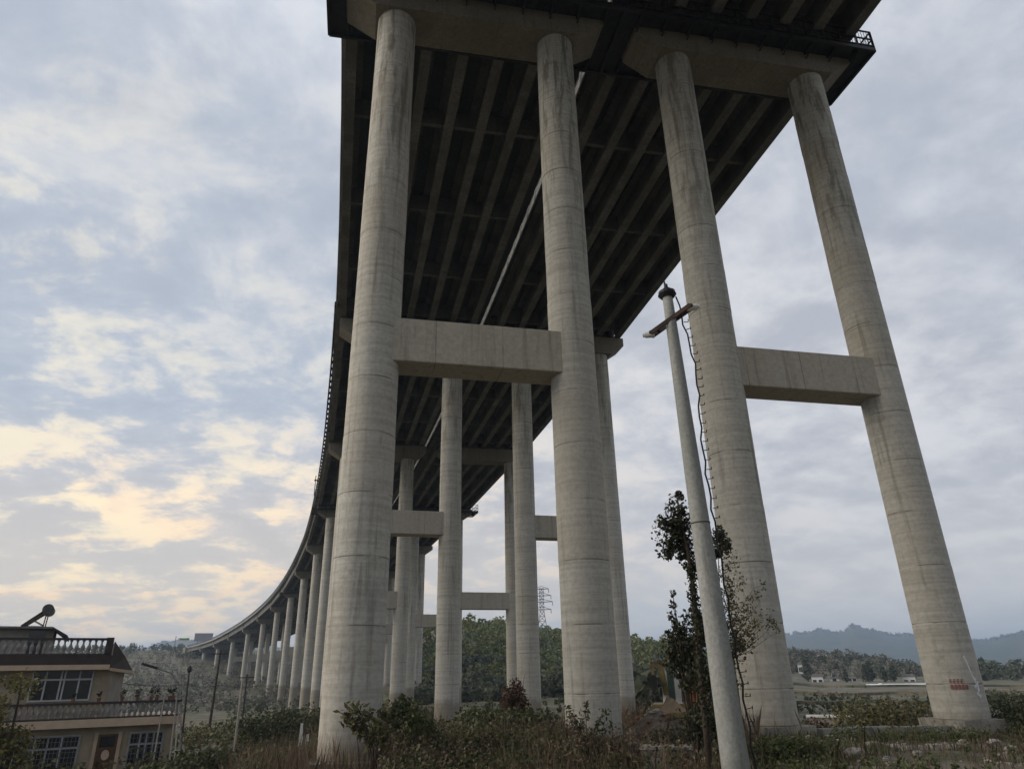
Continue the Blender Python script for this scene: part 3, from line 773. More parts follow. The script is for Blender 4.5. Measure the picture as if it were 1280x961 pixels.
x, y = scatter(22000, patchy(1.6, .03, 9), 16.5, 40, -8, 30, 12)
blades(x, y, .55, .007, 2, lean=.35, mat='dry_red', name='dry_weeds', label='reddish dry weeds in front of the middle columns', cat='weeds')
x, y = scatter(14000, patchy(2.0, .03, 5), 16.5, 44, -30, 55, 13)
blades(x, y, .34, .008, 3, lean=.35, mat='dry', name='straw_grass', label='pale dry straw among the bushes', cat='dry grass')
x, y = scatter(9000, patchy(1.4, .06, 15), 17, 38, -8, 30, 14)
blades(x, y, 1.05, .006, 4, lean=.22, mat='dry', name='dead_stalks', label='tall dead stalks sticking out of the brush', cat='dry stalks')
x, y = scatter(5000, patchy(1.4, .08, 25), 17, 44, -30, 55, 16)
blades(x, y, .8, .006, 5, lean=.25, mat='dry_red', name='brown_stalks', label='brown stalks scattered over the whole verge', cat='dry stalks')
# low leafy weeds
def weeds(n, r0, r1, a0, a1, mat, seed, h, size, thr, sc, name, label, nl=26):
    x, y = scatter(n, patchy(sc, thr, seed), r0, r1, a0, a1, seed + 50)
    kp = ~((np.abs(x + .4) < 1.3) & (y > 16.5) & (y < 22)); x, y = x[kp], y[kp]
    z = ground_z(x, y); rr = np.random.default_rng(seed)
    parts = []
    for i in range(len(x)):
        hh = h * rr.uniform(.5, 1.35)
        parts.append(tuft(nl, (x[i], y[i], z[i] + hh * .5), (hh * .5, hh * .5, hh * .55), size, seed * 1000 + i, up=.5, shell=.1))
    leaf_obj(name, parts, mat, label=label, cat='ground cover', kind='stuff')
weeds(1300, 17, 34, -8, 30, 'leaf_dark', 21, .62, .055, -.02, 3, 'leafy_weeds', 'dark leafy weeds covering the knoll under the viaduct')
weeds(800, 17, 36, -30, 4, 'leaf_mid', 22, .5, .055, .0, 3, 'green_weeds', 'green weeds around the foot of the left column')
weeds(330, 17, 34, 27, 46, 'leaf_mid', 23, .36, .045, .03, 2.5, 'low_weeds', 'low green weeds in front of the right hand pair of columns')
weeds(900, 17.5, 33, 0, 27, 'dry_red', 24, .75, .045, .02, 2.2, 'brown_weeds', 'brown withered weeds in front of the second column')
weeds(700, 40, 95, -30, 8, 'leaf_olive', 25, 1.3, .16, .0, 12, 'scrub', 'olive scrub on the low land left of the piers', 30)
weeds(600, 40, 120, 4, 56, 'leaf_dark', 26, 1.1, .17, .02, 12, 'field_scrub', 'dark scrub along the field edge behind the piers', 30)

# ------------------------------------------------------------------ single bushes
def B(px, py, dist, w, h, mat, label, seed, **kw):
    q = at(px, py, dist); bush((q.x, q.y, gz(q.x, q.y) - .05), w, h, mat, label, seed=seed, **kw)
B(645, 905, 33, 1.7, 2.75, 'leaf_red', 'round red brown bush in front of the third row column', 3, n=2600, size=.07, blobs=5, noise=.2)
B(590, 925, 24, 3.6, 1.0, 'leaf_olive', 'dark green bush between the first two large columns', 4, n=3000, size=.06)
B(690, 925, 23, 3.2, 1.05, 'leaf_olive', 'olive bush at the foot of the second large column', 5, n=2600, size=.055)
B(640, 915, 29, 5.0, 1.35, 'leaf_dark', 'wide dark bush behind the weeds in the middle', 6, n=3600, size=.07)
B(530, 920, 24, 2.6, 1.45, 'leaf_mid', 'leafy green bush right of the nearest column', 7, n=2400, size=.07)
B(760, 935, 21, 3.0, 1.0, 'dry_red', 'reddish dry bush below the rubble mound', 8, n=3000, size=.045)
B(870, 930, 21.5, 2.6, 1.2, 'leaf_black', 'blackish bush at the foot of the ivy tree', 9, n=2600, size=.05)
B(975, 950, 20.5, 3.4, .75, 'leaf_mid', 'low bright green bush in front of the third large column', 10, n=2800, size=.045)
B(1110, 905, 36, 6.4, 2.9, 'leaf_olive', 'wide olive brown thicket between the two right hand columns', 11, n=7000, size=.085, blobs=11)
B(1080, 908, 34, 3.4, 1.5, 'leaf_red', 'rusty low bush in front of the olive thicket', 12, n=2400, size=.06)
B(1155, 905, 36, 3.0, 1.9, 'leaf_red', 'rusty brown bush left of the far right column', 13, n=2600, size=.07)
B(1272, 905, 31, 3.6, 2.0, 'leaf_dark', 'dark green bush right of the far right column', 14, n=3600, size=.06)
B(1015, 905, 33, 1.8, 1.6, 'leaf_red', 'small rusty bush right of the third large column', 15, n=1800, size=.055)
B(245, 945, 38, 4.6, 2.5, 'leaf_dark', 'dark round bush beside the house corner', 16, n=5200, size=.09, blobs=9)
B(205, 950, 36, 2.2, 1.9, 'leaf_mid', 'pale green bush in front of the house right window', 17, n=2400, size=.08)
B(340, 915, 62, 9, 3.4, 'leaf_dark', 'broad dark bush in front of the far left columns', 18, n=5200, size=.14, blobs=10)
B(365, 938, 40, 4.8, 1.5, 'dry_red', 'reddish brown bush left of the nearest column', 19, n=3600, size=.07)
B(290, 938, 47, 5.5, 2.0, 'leaf_olive', 'olive bush around the pale leaning pole', 20, n=3800, size=.1)
B(405, 900, 70, 5, 3.2, 'leaf_olive', 'distant olive bush behind the nearest column left side', 22, n=2600, size=.14)
B(490, 905, 44, 4.2, 3.4, 'leaf_olive', 'tall olive bush behind the nearest column right side', 23, n=4200, size=.1)
B(735, 925, 22, 1.6, 1.3, 'dry', 'thin pale weed bush against the second large column', 24, n=900, size=.05, blobs=9)

# hanging leafy branches against the nearest column
def leafy_sapling(px, py, dist, tips, label, seed, mat='leaf_olive', n=22, size=.10, rbase=.02, spread=.26):
    q = at(px, py, dist); z = gz(q.x, q.y) - .1
    root = thing('sapling', label, 'sapling', (q.x, q.y, z)); o0 = Vector((q.x, q.y, z))
    mb = MB(); parts = []
    for i, (tx, ty) in enumerate(tips):
        e = at(tx, ty, dist + random.uniform(-.35, .35)) - o0
        m1 = Vector((e.x * .35, e.y * .35, e.z * .62)); pts = [Vector((0, 0, 0)), m1 * .5, m1, m1.lerp(e, .55) + Vector((0, 0, .10)), e]
        mb.tube(pts, [rbase, rbase * .8, rbase * .6, rbase * .4, rbase * .2], 5, False)
        for f in (.45, .7, .9, 1.0):
            c = m1.lerp(e, f); parts.append(tuft(n, tuple(c), (spread, spread, spread * .7), size, seed + i * 10 + int(f * 9), up=.1, shell=.1, aspect=.42, drop=-.2))
    leaf_obj('foliage', parts, mat, root); mb.build('stem', 'bark', root)
leafy_sapling(470, 950, 20.3, [(432, 893), (445, 905), (455, 888), (470, 905), (478, 892), (440, 880), (485, 915), (462, 918)], 'leafy sapling leaning across the foot of the nearest column', 100, 'leaf_olive', 14, .10, .02, .22)
leafy_sapling(510, 950, 22.5, [(497, 880), (508, 874), (520, 890), (530, 900), (490, 898), (540, 905)], 'slender green sapling just right of the nearest column', 200, 'leaf_mid', 13, .10, .02, .25)
leafy_sapling(735, 950, 20.5, [(710, 885), (732, 880), (722, 900), (757, 888), (765, 905), (748, 903)], 'thin twiggy weed stalks in front of the second column', 300, 'leaf_dark', 10, .065, .014, .16)

# ------------------------------------------------------------------ utility pole
D = 14.0
pb = at(921, 961, D); pt = at(833.5, 366, D); zb = -2.05
top = Vector((pt.x, pt.y, pt.z)); bot = Vector((at(920, 955, D).x, at(920, 955, D).y, zb))
root = thing('utility_pole', 'tall tapered pale concrete pole standing in front of the third large column', 'utility pole', bot)
mb = MB(); H = (top - bot).length; ax = (top - bot)
pts = [ax * f for f in np.linspace(0, 1, 15)]
mb.tube(pts, [.25 + (.110 - .25) * f for f in np.linspace(0, 1, 15)], 24)
po = mb.build('shaft', 'pole', root); smooth_sides(po)
axn = ax.normalized(); side = Vector((pt.y, -pt.x, 0)).normalized(); fwd = Vector((pt.x, pt.y, 0)).normalized()
mb = MB(); mb.tube([ax - axn * .06, ax + axn * .02], [.19, .19], 16); mb.tube([ax - axn * .13, ax - axn * .06], [.15, .21], 16); mb.tube([ax + axn * .02, ax + axn * .10], [.12, .09], 12); mb.tube([ax + axn * .1, ax + axn * .22], [.05, .04], 10)
mb.tube([ax + axn * .02 - side * .02 , ax + axn * .30 - side*.02], [.03, .02], 8)
mb.build('pole_cap', 'steel_black', root)
arm_c = ax * ((at(838, 402, D).z - zb) / (top.z - zb))
for sg, dep in ((1, .10), (-1, .10)):
    a = arm_c - side * .46 + Vector((0, 0, -.26)) - fwd * dep * sg; b_ = arm_c + side * .46 + Vector((0, 0, .30)) - fwd * dep * sg
    MB().bar(a, b_, .045, .09).build('cross_arm', 'rust', root)
for f in (-.94, -.62, .66, .96):
    c = arm_c + side * .5 * f + Vector((0, 0, .28 * f + .02))
    MB().tube([c - fwd * .12, c + fwd * .12], .035, 8).build('bolt', 'steel_black', root)
for sg, ex in ((-1, Vector((-.50, 0, -.25))), (1, Vector((.50, 0, .28)))):
    c = arm_c + side * ex.x + Vector((0, 0, ex.z))
    mb = MB(); mb.tube([c - side * .11 * sg, c + side * .10 * sg], [.085, .07], 10); mb.tube([c + side * .10 * sg, c + side * .15 * sg], [.05, .05], 8)
    mb.build('insulator', 'white', root)
# cable with ties down the right side of the pole
mb = MB(); pts = []
for i in range(40):
    f = .985 - i / 39 * .95; r_ = .25 + (.110 - .25) * f
    off_ = .06 + .05 * math.sin(i * 1.1) ** 2 + .14 * math.exp(-((f - .8) / .12) ** 2)
    pts.append(ax * f + side * (r_ + off_) - fwd * .02)
mb.tube(pts, .018, 6, False); mb.build('cable', 'steel_black', root)
mb = MB()
for i in range(44):
    f = .94 - i / 44 * .88; r_ = .25 + (.110 - .25) * f; c = ax * f
    q = np.interp(f, [p_.length / ax.length for p_ in reversed(pts)], range(len(pts)))
    e = side * (r_ + .10 + .14 * math.exp(-((f - .8) / .12) ** 2))
    mb.bar(c + e, c + e + side * .10 + axn * random.uniform(-.02, .03), .014)
    mb.bar(c + e + side * .10, c + e + side * .10 + axn * .05, .014)
tag(mb.build('cable_hooks', 'steel_black', root), kind='stuff')
for py in (655,):
    f = (at(860, py, D).z - zb) / (top.z - zb); r_ = .25 + (.110 - .25) * f
    mb = MB().tube([ax * f - axn * .012, ax * f + axn * .012], r_ + .008, 24)
    mb.build('steel_band', 'rust', root)

# ------------------------------------------------------------------ ivy covered tree and twiggy sapling beside the pole
D2 = 17.5
q = at(884, 930, D2); zt = gz(q.x, q.y) - .1; o0 = Vector((q.x, q.y, zt))
root = thing('ivy_tree', 'slim tree wrapped in dark ivy behind the concrete pole, dense tuft at its top', 'tree', o0)
line = [(884, 935), (880, 880), (874, 830), (871, 780), (866, 730), (860, 690), (852, 655), (846, 620)]
pts = [at(a, b_, D2) - o0 for a, b_ in line]; pts[0].z = 0
MB().tube(pts, [.08, .075, .07, .062, .055, .045, .03, .015], 9).build('trunk', 'bark', root, True)
parts = []
for i, (cx_, cy_, r_, n_) in enumerate([(846, 640, .36, 170), (838, 660, .42, 230), (850, 672, .45, 260), (858, 690, .36, 200), (836, 688, .28, 110), (848, 618, .14, 36), (828, 652, .2, 44), (866, 708, .22, 90), (856, 652, .35, 160), (880, 655, .22, 0), (900, 672, .24, 150), (908, 682, .17, 70), (897, 690, .19, 90), (862, 715, .14, 50)]):
    if n_: parts.append(tuft(int(n_ * 2.2), tuple(at(cx_, cy_, D2 + random.uniform(-.3, .3)) - o0), (r_ * .8, r_ * .8, r_), .048, 400 + i, shell=.05, noise=.7))
for i in range(38):
    f = i / 37; cy_ = 722 + f * 185; cx_ = np.interp(cy_, [700, 730, 780, 830, 880, 935], [862, 866, 871, 874, 880, 884])
    parts.append(tuft(44, tuple(at(cx_ + random.uniform(-2, 3), cy_, D2) - o0), (.13, .13, .16), .042, 500 + i, shell=.05))
leaf_obj('crown', parts, 'leaf_black', root)
# lower thicket on the same spot
q = at(868, 915, 19.0); z = gz(q.x, q.y) - .1; o1 = Vector((q.x, q.y, z))
root = thing('dark_shrub', 'tall dark shrub left of the concrete pole, in front of the yellow digger', 'shrub', o1)
parts = []; mb = MB()
for i, (cx_, cy_, rx, rz, n_) in enumerate([(868, 800, .52, .38, 340), (850, 812, .48, .42, 360), (868, 830, .55, .45, 420), (854, 836, .46, .30, 260), (843, 800, .3, .30, 90), (842, 822, .3, .25, 110), (880, 775, .22, .35, 110), (845, 780, .13, .22, 34), (842, 757, .10, .14, 16), (841, 742, .09, .10, 14), (838, 770, .12, .14, 16), (856, 775, .22, .22, 34), (850, 788, .3, .2, 70), (866, 768, .2, .2, 34), (885, 850, .3, .35, 190), (872, 856, .5, .2, 150), (886, 900, .35, .5, 260), (872, 905, .4, .4, 240)]):
    e = at(cx_, cy_, 19 + random.uniform(-.3, .3)) - o1
    parts.append(tuft(int(n_ * 1.6), tuple(e), (rx, rx, rz), .052, 600 + i, shell=.05, noise=.6))
    mb.tube([(0, 0, 0), (e.x * .4, e.y * .4, e.z * .55), tuple(e)], [.035, .022, .008], 5, False)
leaf_obj('foliage', parts, 'leaf_black', root); mb.build('stem', 'bark', root)
# fine twigs in front of the third column
q = at(905, 925, 18.0); z = gz(q.x, q.y) - .1; o1 = Vector((q.x, q.y, z))
root = thing('twiggy_sapling', 'thin twiggy sapling with sparse small leaves against the third large column', 'sapling', o1)
mb = MB(); parts = []; rnd = random.Random(5)
main = [at(a, b_, 18) - o1 for a, b_ in [(905, 925), (903, 860), (901, 800), (899, 740), (898, 690), (900, 660)]]; main[0].z = 0
mb.tube(main, [.03, .026, .022, .016, .010, .005], 6, False)
tips = [(965, 770), (958, 790), (950, 752), (942, 735), (935, 765), (925, 720), (970, 790), (930, 790), (915, 700), (945, 800), (920, 745), (955, 775), (912, 760), (880, 700), (940, 775), (928, 752)]
for i, (a, b_) in enumerate(tips):
    sy = min(b_ + 60, 830); st = at(np.interp(sy, [660, 740, 800, 860], [900, 899, 901, 903]), sy, 18) - o1
    e = at(a, b_, 18 + rnd.uniform(-.4, .4)) - o1; md = st.lerp(e, .5) + Vector((0, 0, -.06))
    mb.tube([st, md, e], [.012, .008, .003], 4, False)
    for q_ in range(6):
        s0 = md.lerp(e, q_ / 5) if q_ % 2 else st.lerp(md, .4 + q_ / 10); e2 = s0 + Vector((rnd.uniform(-.2, .25), rnd.uniform(-.15, .15), rnd.uniform(-.02, .25)))
        mb.tube([s0, e2], [.005, .002], 3, False)
        parts.append(tuft(22, tuple(e2), (.16, .16, .16), .033, 700 + i * 10 + q_, shell=0))
for i in range(26):
    yy = 690 + i * 7; xx = np.interp(yy, [660, 740, 800, 860], [902, 905, 912, 908]) + rnd.uniform(-6, 16)
    parts.append(tuft(26, tuple(at(xx, yy, 18) - o1), (.2, .2, .2), .032, 900 + i, shell=0))
leaf_obj('foliage', parts, 'leaf_olive', root); mb.build('twigs', 'bark', root)

# ------------------------------------------------------------------ rubble mound, digger, blocks
q = at(812, 893, 24.5); mz = gz(q.x, q.y); D3 = 24.5
root = thing('rubble_mound', 'brown mound of earth and broken stone right of the second column', 'rubble heap', (q.x, q.y, mz))
n = 40; vs = []; fs = []
for i in range(n):
    for j in range(n):
        u, v = i / (n - 1) * 2 - 1, j / (n - 1) * 2 - 1
        h = max(0, 1 - (abs(u) ** 2.2 + abs(v) ** 2)) ** .6 * 1.05
        vs.append((u * 1.75, v * 1.4, -.15 + h * (1 + .25 * math.sin(u * 5 + 1)) * .95 + float(fbm(np.array([u * 3.1 + 9]), np.array([v * 3.1])) [0]) * .45))
for i in range(n - 1):
    for j in range(n - 1): fs.append((i * n + j, (i + 1) * n + j, (i + 1) * n + j + 1, i * n + j + 1))
mesh_obj('earth', vs, fs, 'soil', root)
rnd = random.Random(8)
for i in range(60):
    u, v = rnd.uniform(-.85, .85), rnd.uniform(-.95, .35); h = max(0, 1 - (abs(u) ** 2.2 + abs(v) ** 2)) ** .6 * 1.05 * (1 + .25 * math.sin(u * 5 + 1)) * .95 - .12
    mb = MB().ball((u * 1.75, v * 1.4, h + .02), rnd.uniform(.05, .13), 6, 4, (rnd.uniform(.7, 1.6), 1, rnd.uniform(.4, .9)), .3)
    mb.build('rubble', ('stone', 'terracotta', 'stone', 'board')[i % 4], root)
bd = MB(); a = at(838, 868, 23.3); b_ = at(858, 884, 23.0)
o0 = Vector((q.x, q.y, mz))
bd = MB(); A = at(834, 891, 23.1) - o0; Bp = at(860, 889, 23.1) - o0; Cp = at(842, 873, 23.6) - o0
th = Vector((0, .5, .05))
k0 = [A, Bp, Cp]; bd.v = [tuple(p_) for p_ in k0] + [tuple(p_ + th) for p_ in k0]; bd.f = [(0, 1, 2), (5, 4, 3), (0, 3, 4, 1), (1, 4, 5, 2), (2, 5, 3, 0)]
bd.build('broken_board', 'board', root)

def digger():
    D4 = 29.0; q = at(852, 893, D4); gz0 = gz(q.x, q.y)
    f_ = Vector((q.x, q.y, 0)).normalized(); r = Vector((f_.y, -f_.x, 0))
    ang = math.atan2(r.y, r.x)
    zc = lambda py: at(852, py, D4).z - gz0
    xc = lambda px: (at(px, 870, D4) - q).dot(r)
    root = thing('digger', 'small worn yellow digger parked behind the rubble mound and dark shrub', 'excavator', (q.x, q.y, gz0), ang)
    mb = MB()
    for sy in (-.85, .45):
        prof = [(-1.1, .12), (-.9, 0), (.9, 0), (1.15, .15), (1.2, .38), (1.0, .52), (-.95, .52), (-1.2, .35)]
        mb.prism(prof, lambda u, z: Vector((u, sy + .4, z)), lambda u, z: Vector((u, sy, z)))
    mb.build('track', 'rubber', root)
    zt = zc(829)
    MB().box(-1.0, 1.35, -.8, .8, .55, zt * .42).build('body', 'yellow', root)
    x0, x1 = xc(831), xc(850)
    MB().box(x0, x1, -.55, .55, zt * .42 + .01, zt * .95).build('cab', 'cab_green', root)
    for xx in (x0, x1 - .1):
        for yy in (-.6, .5): MB().box(xx - .06, xx + .16, yy - .02, yy + .1, zt * .42, zt * .97).build('cab_post', 'white', root)
    MB().box(x0 - .15, x1 + .15, -.68, .68, zt * .965, zt * 1.02).build('cab_roof', 'yellow', root)
    e0, e1 = xc(862), xc(885)
    MB().hexa([(e0, -.7, zt * .42 + .01), (e1, -.7, zt * .42 + .01), (e1, .7, zt * .42 + .01), (e0, .7, zt * .42 + .01), (e0, -.6, zt * .72), (e1 - .12, -.6, zt * .66), (e1 - .12, .6, zt * .66), (e0, .6, zt * .72)]).build('engine_cover', 'orange', root)
    mb = MB(); mb.bar((x0 + .1, -.85, zt * .55), (x0 - .05, -.85, zt * 1.0), .16, .2); mb.bar((x0 - .05, -.85, zt * 1.0), (xc(817), -.9, zt * 1.0), .14, .18); mb.bar((xc(819), -.9, zt * 1.0), (xc(820), -.9, zt * .84), .12)
    mb.build('boom', 'yellow', root)
    mb = MB(); zz = zt * .84; xx = xc(819)
    prof = [(xx - .16, zz), (xx + .12, zz), (xx + .16, zz - .35), (xx + .02, zz - .62), (xx - .14, zz - .4)]
    mb.prism(prof, lambda u, z: Vector((u, -.65, z)), lambda u, z: Vector((u, -1.15, z))); mb.build('bucket', 'steel_black', root)
digger()

q = at(836, 957, 20.6); g0 = gz(q.x, q.y)
root = thing('concrete_block', 'low weathered concrete block at the bottom edge left of the pole', 'concrete block', (q.x, q.y, g0 - .1), math.atan2(-q.x, q.y))
MB().box(-.66, .66, -.3, .3, 0, .52).build('block', 'plinth', root); MB().box(-.7, .7, -.34, .34, .525, .6).build('coping', 'stone', root)

# low ledge of concrete slabs between the right hand footings
root = thing('low_retaining_ledge', 'long low concrete ledge running between the right hand footings', 'ledge', (18, 22.0, -1.95))
for i in range(9):
    x0 = -3.2 + i * 1.02
    mb = MB(); zt = .10 + rnd.uniform(-.03, .05)
    if x0 < 6: mb.hexa([(x0, -.25, -.6), (x0 + .99, -.25, -.6), (x0 + .99, .25, -.6), (x0, .25, -.6), (x0, -.25 + rnd.uniform(-.03, .03), zt), (x0 + .99, -.25 + rnd.uniform(-.03, .03), zt + rnd.uniform(-.03, .03)), (x0 + .99, .25, zt), (x0, .25, zt)]).build('slab_block', 'plinth', root)
# gravel and small rubble lying everywhere on the dirt
gx, gy = scatter(1500, patchy(2.0, .0, 33), 16.5, 36, -14, 54, 61); gzv = ground_z(gx, gy); g_ = MB(); rs = random.Random(12)
for x_, y_, z_ in zip(gx, gy, gzv):
    sz = rs.choice((.03, .04, .05, .07, .11)) * (1.2 if x_ > 12 else .9); g_.ball((x_, y_, z_ + sz * .2), sz, 5, 3, (rs.uniform(.8, 1.7), 1, rs.uniform(.4, .8)), .3)
tag(g_.build('gravel', 'stone'), 'small grey stones and broken rubble strewn over the dirt', kind='stuff')
# loose stones
k = 0
for (px, py, d_, s_, lb) in [(1070, 953, 21.3, .2, 'pale boulder at the bottom edge below the two right hand columns'), (1135, 938, 22, .12, 'small grey stone in the dirt between the right hand columns'), (1005, 928, 22, .11, 'small stone by the third large column footing'),
                         (1262, 925, 22.5, .14, 'rough stone right of the far right footing'), (1240, 915, 24, .16, 'stone lying against the far right footing'), (1150, 958, 21, .10, 'flat stone at the bottom edge left of the far right footing'), (1190, 932, 22.3, .12, 'broken lump in front of the far right footing')]:
    q = at(px, py, d_); mb = MB().ball((0, 0, 0), s_, 9, 6, (1.5, 1, .7), .18)
    o = mb.build('stone', 'stone'); o.location = (q.x, q.y, gz(q.x, q.y) + s_ * .3); tag(o, lb, 'stone', 'loose stones on the dirt')

# low white topped field wall on the right
q1, q2 = at(1008, 897, 40), at(1072, 893, 40); g0 = gz((q1.x + q2.x) / 2, (q1.y + q2.y) / 2)
root = thing('field_wall', 'low grey wall with white coping right of the third large column', 'wall', (0, 0, 0))
zt = (at(1040, 890, 40)).z
MB().bar((q1.x, q1.y, (zt + g0) / 2 - .2), (q2.x, q2.y, (zt + g0) / 2 - .2), .3, zt - g0).build('wall', 'plinth', root)
MB().bar((q1.x, q1.y, zt - .16), (q2.x, q2.y, zt - .16), .36, .10).build('coping', 'white', root)

# ------------------------------------------------------------------ house on the left
def house():
    Dh = 47.0
    q = at(110, 880, Dh); fwd = Vector((q.x, q.y, 0)).normalized()
    yaw = math.atan2(-fwd.x, fwd.y)
    r = Vector((math.cos(yaw), math.sin(yaw), 0)); g0 = gz(q.x, q.y)
    root = thing('house', 'two storey tan house with balustraded balcony and roof terrace at the left edge', 'house', (q.x, q.y, g0), yaw)
    def L(px, py, dy=0.0):              # pixel -> house x,z on the plane dy behind the balcony front
        d = RW @ np.array([px - CX, -(py - CY), -F]); d = Vector(d)
        n = fwd; t_ = (Dh + dy) / (d.dot(n)); p_ = d * t_
        return (p_ - Vector((q.x, q.y, 0))).dot(r), p_.z - g0
    X = lambda px, py, dy=0: L(px, py, dy)[0]; Z = lambda px, py, dy=0: L(px, py, dy)[1]
    xl = X(0, 870) - 6
    up = 1.3                            # the upper wall stands back behind the balcony
    z1b, z1t = Z(150, 907), Z(150, 897); z2b, z2t = Z(110, 834, 1.0), Z(110, 819, 1.0)
    xr0 = X(216, 930, .8); xr1 = X(137, 850, up)
    dep = 3.2
    # walls
    MB().box(xl, xr0, .8, 8, -.6, z1b - .005).build('lower_wall', 'house_wall', root)
    MB().box(xl, xr1, up, up + 6.5, z1t + .005, z2b - .005).build('upper_wall', 'house_wall', root)
    MB().hexa([(xr1 + .003, up + .02, z1t + .006), (X(154, 850, up + dep), up + dep, z1t + .006), (X(154, 850, up + dep), up + 6.4, z1t + .006), (xr1 + .003, up + 6.4, z1t + .006),
               (xr1 + .003, up + .02, z2b - .01), (X(154, 850, up + dep), up + dep, z2b - .01), (X(154, 850, up + dep), up + 6.4, z2b - .01), (xr1 + .003, up + 6.4, z2b - .01)]).build('side_wall', 'house_side', root)
    xb = X(226, 902)
    MB().box(xl, xb, 0, 7.5, z1b, z1t).build('balcony_slab', 'house_band', root)
    xc = X(139, 826, .4)
    MB().box(xl, xc, .4, 8, z2b, z2t).build('cornice', 'tile_and_shadow', root)  # tan cornice in brown shadow; the shadow is put into its dark colour
    MB().box(xl, xc - .02, .36, .395, z2b - .12, z2b + .14).build('cornice_edge', 'house_band', root)
    # sloping tiled verge at the right end
    e1 = X(166, 835, 3.2)
    A = [(xc + .003, .5, z2b - .02), (e1, 3.0, Z(166, 838, 3)), (e1, 6.5, Z(166, 838, 3)), (xc + .003, 6.5, z2b - .02)]
    T = [(xc + .003, .5, Z(139, 801, .4)), (e1 - .5, 3.0, Z(159, 821, 3)), (e1 - .5, 6.5, Z(159, 821, 3)), (xc + .003, 6.5, Z(139, 801, .4))]
    MB().hexa(A + T).build('tiled_verge', 'tile_and_shadow', root)
    mb = MB().hexa([(p_[0] + (0 if i in (0, 3) else .12), p_[1] - .03, p_[2] - .16) for i, p_ in enumerate(A)] + [(p_[0] + (0 if i in (0, 3) else .12), p_[1] - .03, p_[2] - .006) for i, p_ in enumerate(A)])
    mb.build('verge_edge', 'house_band', root)
    # balustrades, every baluster its own piece
    bal = MB()
    prof = [(0, .055), (.06, .07), (.12, .045), (.28, .08), (.42, .085), (.56, .04), (.68, .035), (.74, .06), (.80, .06)]
    bal.tube([(0, 0, a_) for a_, _ in prof], [b2 for _, b2 in prof], 8)
    bme = bpy.data.meshes.new('baluster'); bme.from_pydata(bal.v, [], bal.f); bme.materials.append(M['baluster'])
    def balustrade(xa, xb_, y_, za, zb_, step, nm):
        rt = thing_part(nm, root)
        MB().box(xa, xb_, y_ - .12, y_ + .12, zb_ - .12, zb_).build('handrail', 'tile_and_shadow', rt)
        MB().box(xa, xb_, y_ - .1, y_ + .1, za, za + .06).build('bottom_rail', 'tile_and_shadow', rt)
        n_ = int((xb_ - xa) / step)
        for i in range(n_):
            o = bpy.data.objects.new('baluster', bme); COL.objects.link(o); o.parent = rt
            o.location = (xa + (i + .5) * step, y_, za + .06); o.scale = (1, 1, (zb_ - .12 - za - .06) / .80)
    def thing_part(nm, par):
        mb_ = MB().box(xl, xl + .2, 0.1, .3, z1t + .003, z1t + .5)
        return None
    global _bal
    # roof terrace
    def rail(nm, xa, xb_, y_, za, zb_, step):
        h = MB().box(xa, xb_, y_ - .12, y_ + .12, zb_ - .12, zb_).build(nm, 'tile_and_shadow', root)
        MB().box(xa, xb_, y_ - .1, y_ + .1, za + .003, za + .08).build('bottom_rail', 'tile_and_shadow', h)
        n_ = int((xb_ - xa) / step)
        for i in range(n_):
            o = bpy.data.objects.new('baluster', bme); COL.objects.link(o); o.parent = h
            o.location = (xa + (i + .5) * step, y_, za + .08); o.scale = (1.25, 1.25, (zb_ - .12 - za - .08) / .80)
    zr0, zr1 = z2t, Z(100, 797, .5)
    rail('roof_balustrade', X(-40, 805, .5), xc - .08, .52, zr0, zr1, .30)
    MB().box(xc - .42, xc - .05, .42, .66, zr0 + .01, zr1 + .03).build('corner_pier', 'tile_and_shadow', root)
    zb0, zb1 = z1t, Z(150, 876)
    rail('balcony_balustrade', X(-40, 880), xb - .1, .15, zb0, zb1, .27)
    # stair hut with a sloping slab roof
    hx = X(68, 790, 4); zh0, zh1 = z2t + .002, Z(40, 786, 4)
    MB().box(X(-30, 790, 4), hx, 4, 7, zh0, zh1).build('stair_hut', 'house_side', root)
    MB().box(X(35, 800, 3.98), X(55, 800, 3.98), 3.96, 3.995, zh0 + .05, zh1 - .1).build('hut_door', 'glass', root)
    xe = X(66, 784, 3.4); xo = X(84, 796, 3.4); zt_ = Z(60, 783, 3.4); zo = Z(84, 796, 3.4)
    MB().box(X(-30, 785, 3.4), xe, 3.3, 7.4, zh1 + .003, zt_).build('hut_roof', 'roof_grey', root)
    MB().hexa([(xe + .003, 3.3, zh1 + .003), (xo, 3.3, zo - .1), (xo, 7.4, zo - .1), (xe + .003, 7.4, zh1 + .003), (xe + .003, 3.3, zt_), (xo, 3.3, zo + .1), (xo, 7.4, zo + .1), (xe + .003, 7.4, zt_)]).build('roof_slope', 'tile_and_shadow', root)
    # upper window
    def window(x0, x1, y_, z0, z1, vs_, hs_, nm='window'):
        wnd = MB().box(x0, x1, y_ - .02, y_ - .005, z0, z1).build(nm, 'glass', root)
        fr_ = MB()
        for v in [0] + vs_ + [1]: xx = x0 + (x1 - x0) * v; fr_.box(xx - .04, xx + .04, y_ - .075, y_ - .022, z0, z1)
        for h_ in hs_: zz = z0 + (z1 - z0) * h_; fr_.box(x0 - .04, x1 + .04, y_ - .085, y_ - .023, zz - .045, zz + .045)
        fr_.build('window_frame', 'frame', wnd)
        return wnd
    window(X(38, 860, up), X(113, 860, up), up, Z(80, 875, up), Z(80, 838, up), [.22, .47, .53, .78], [0, .70])
    wz0, wz1 = Z(60, 975, .8), Z(60, 921, .8)
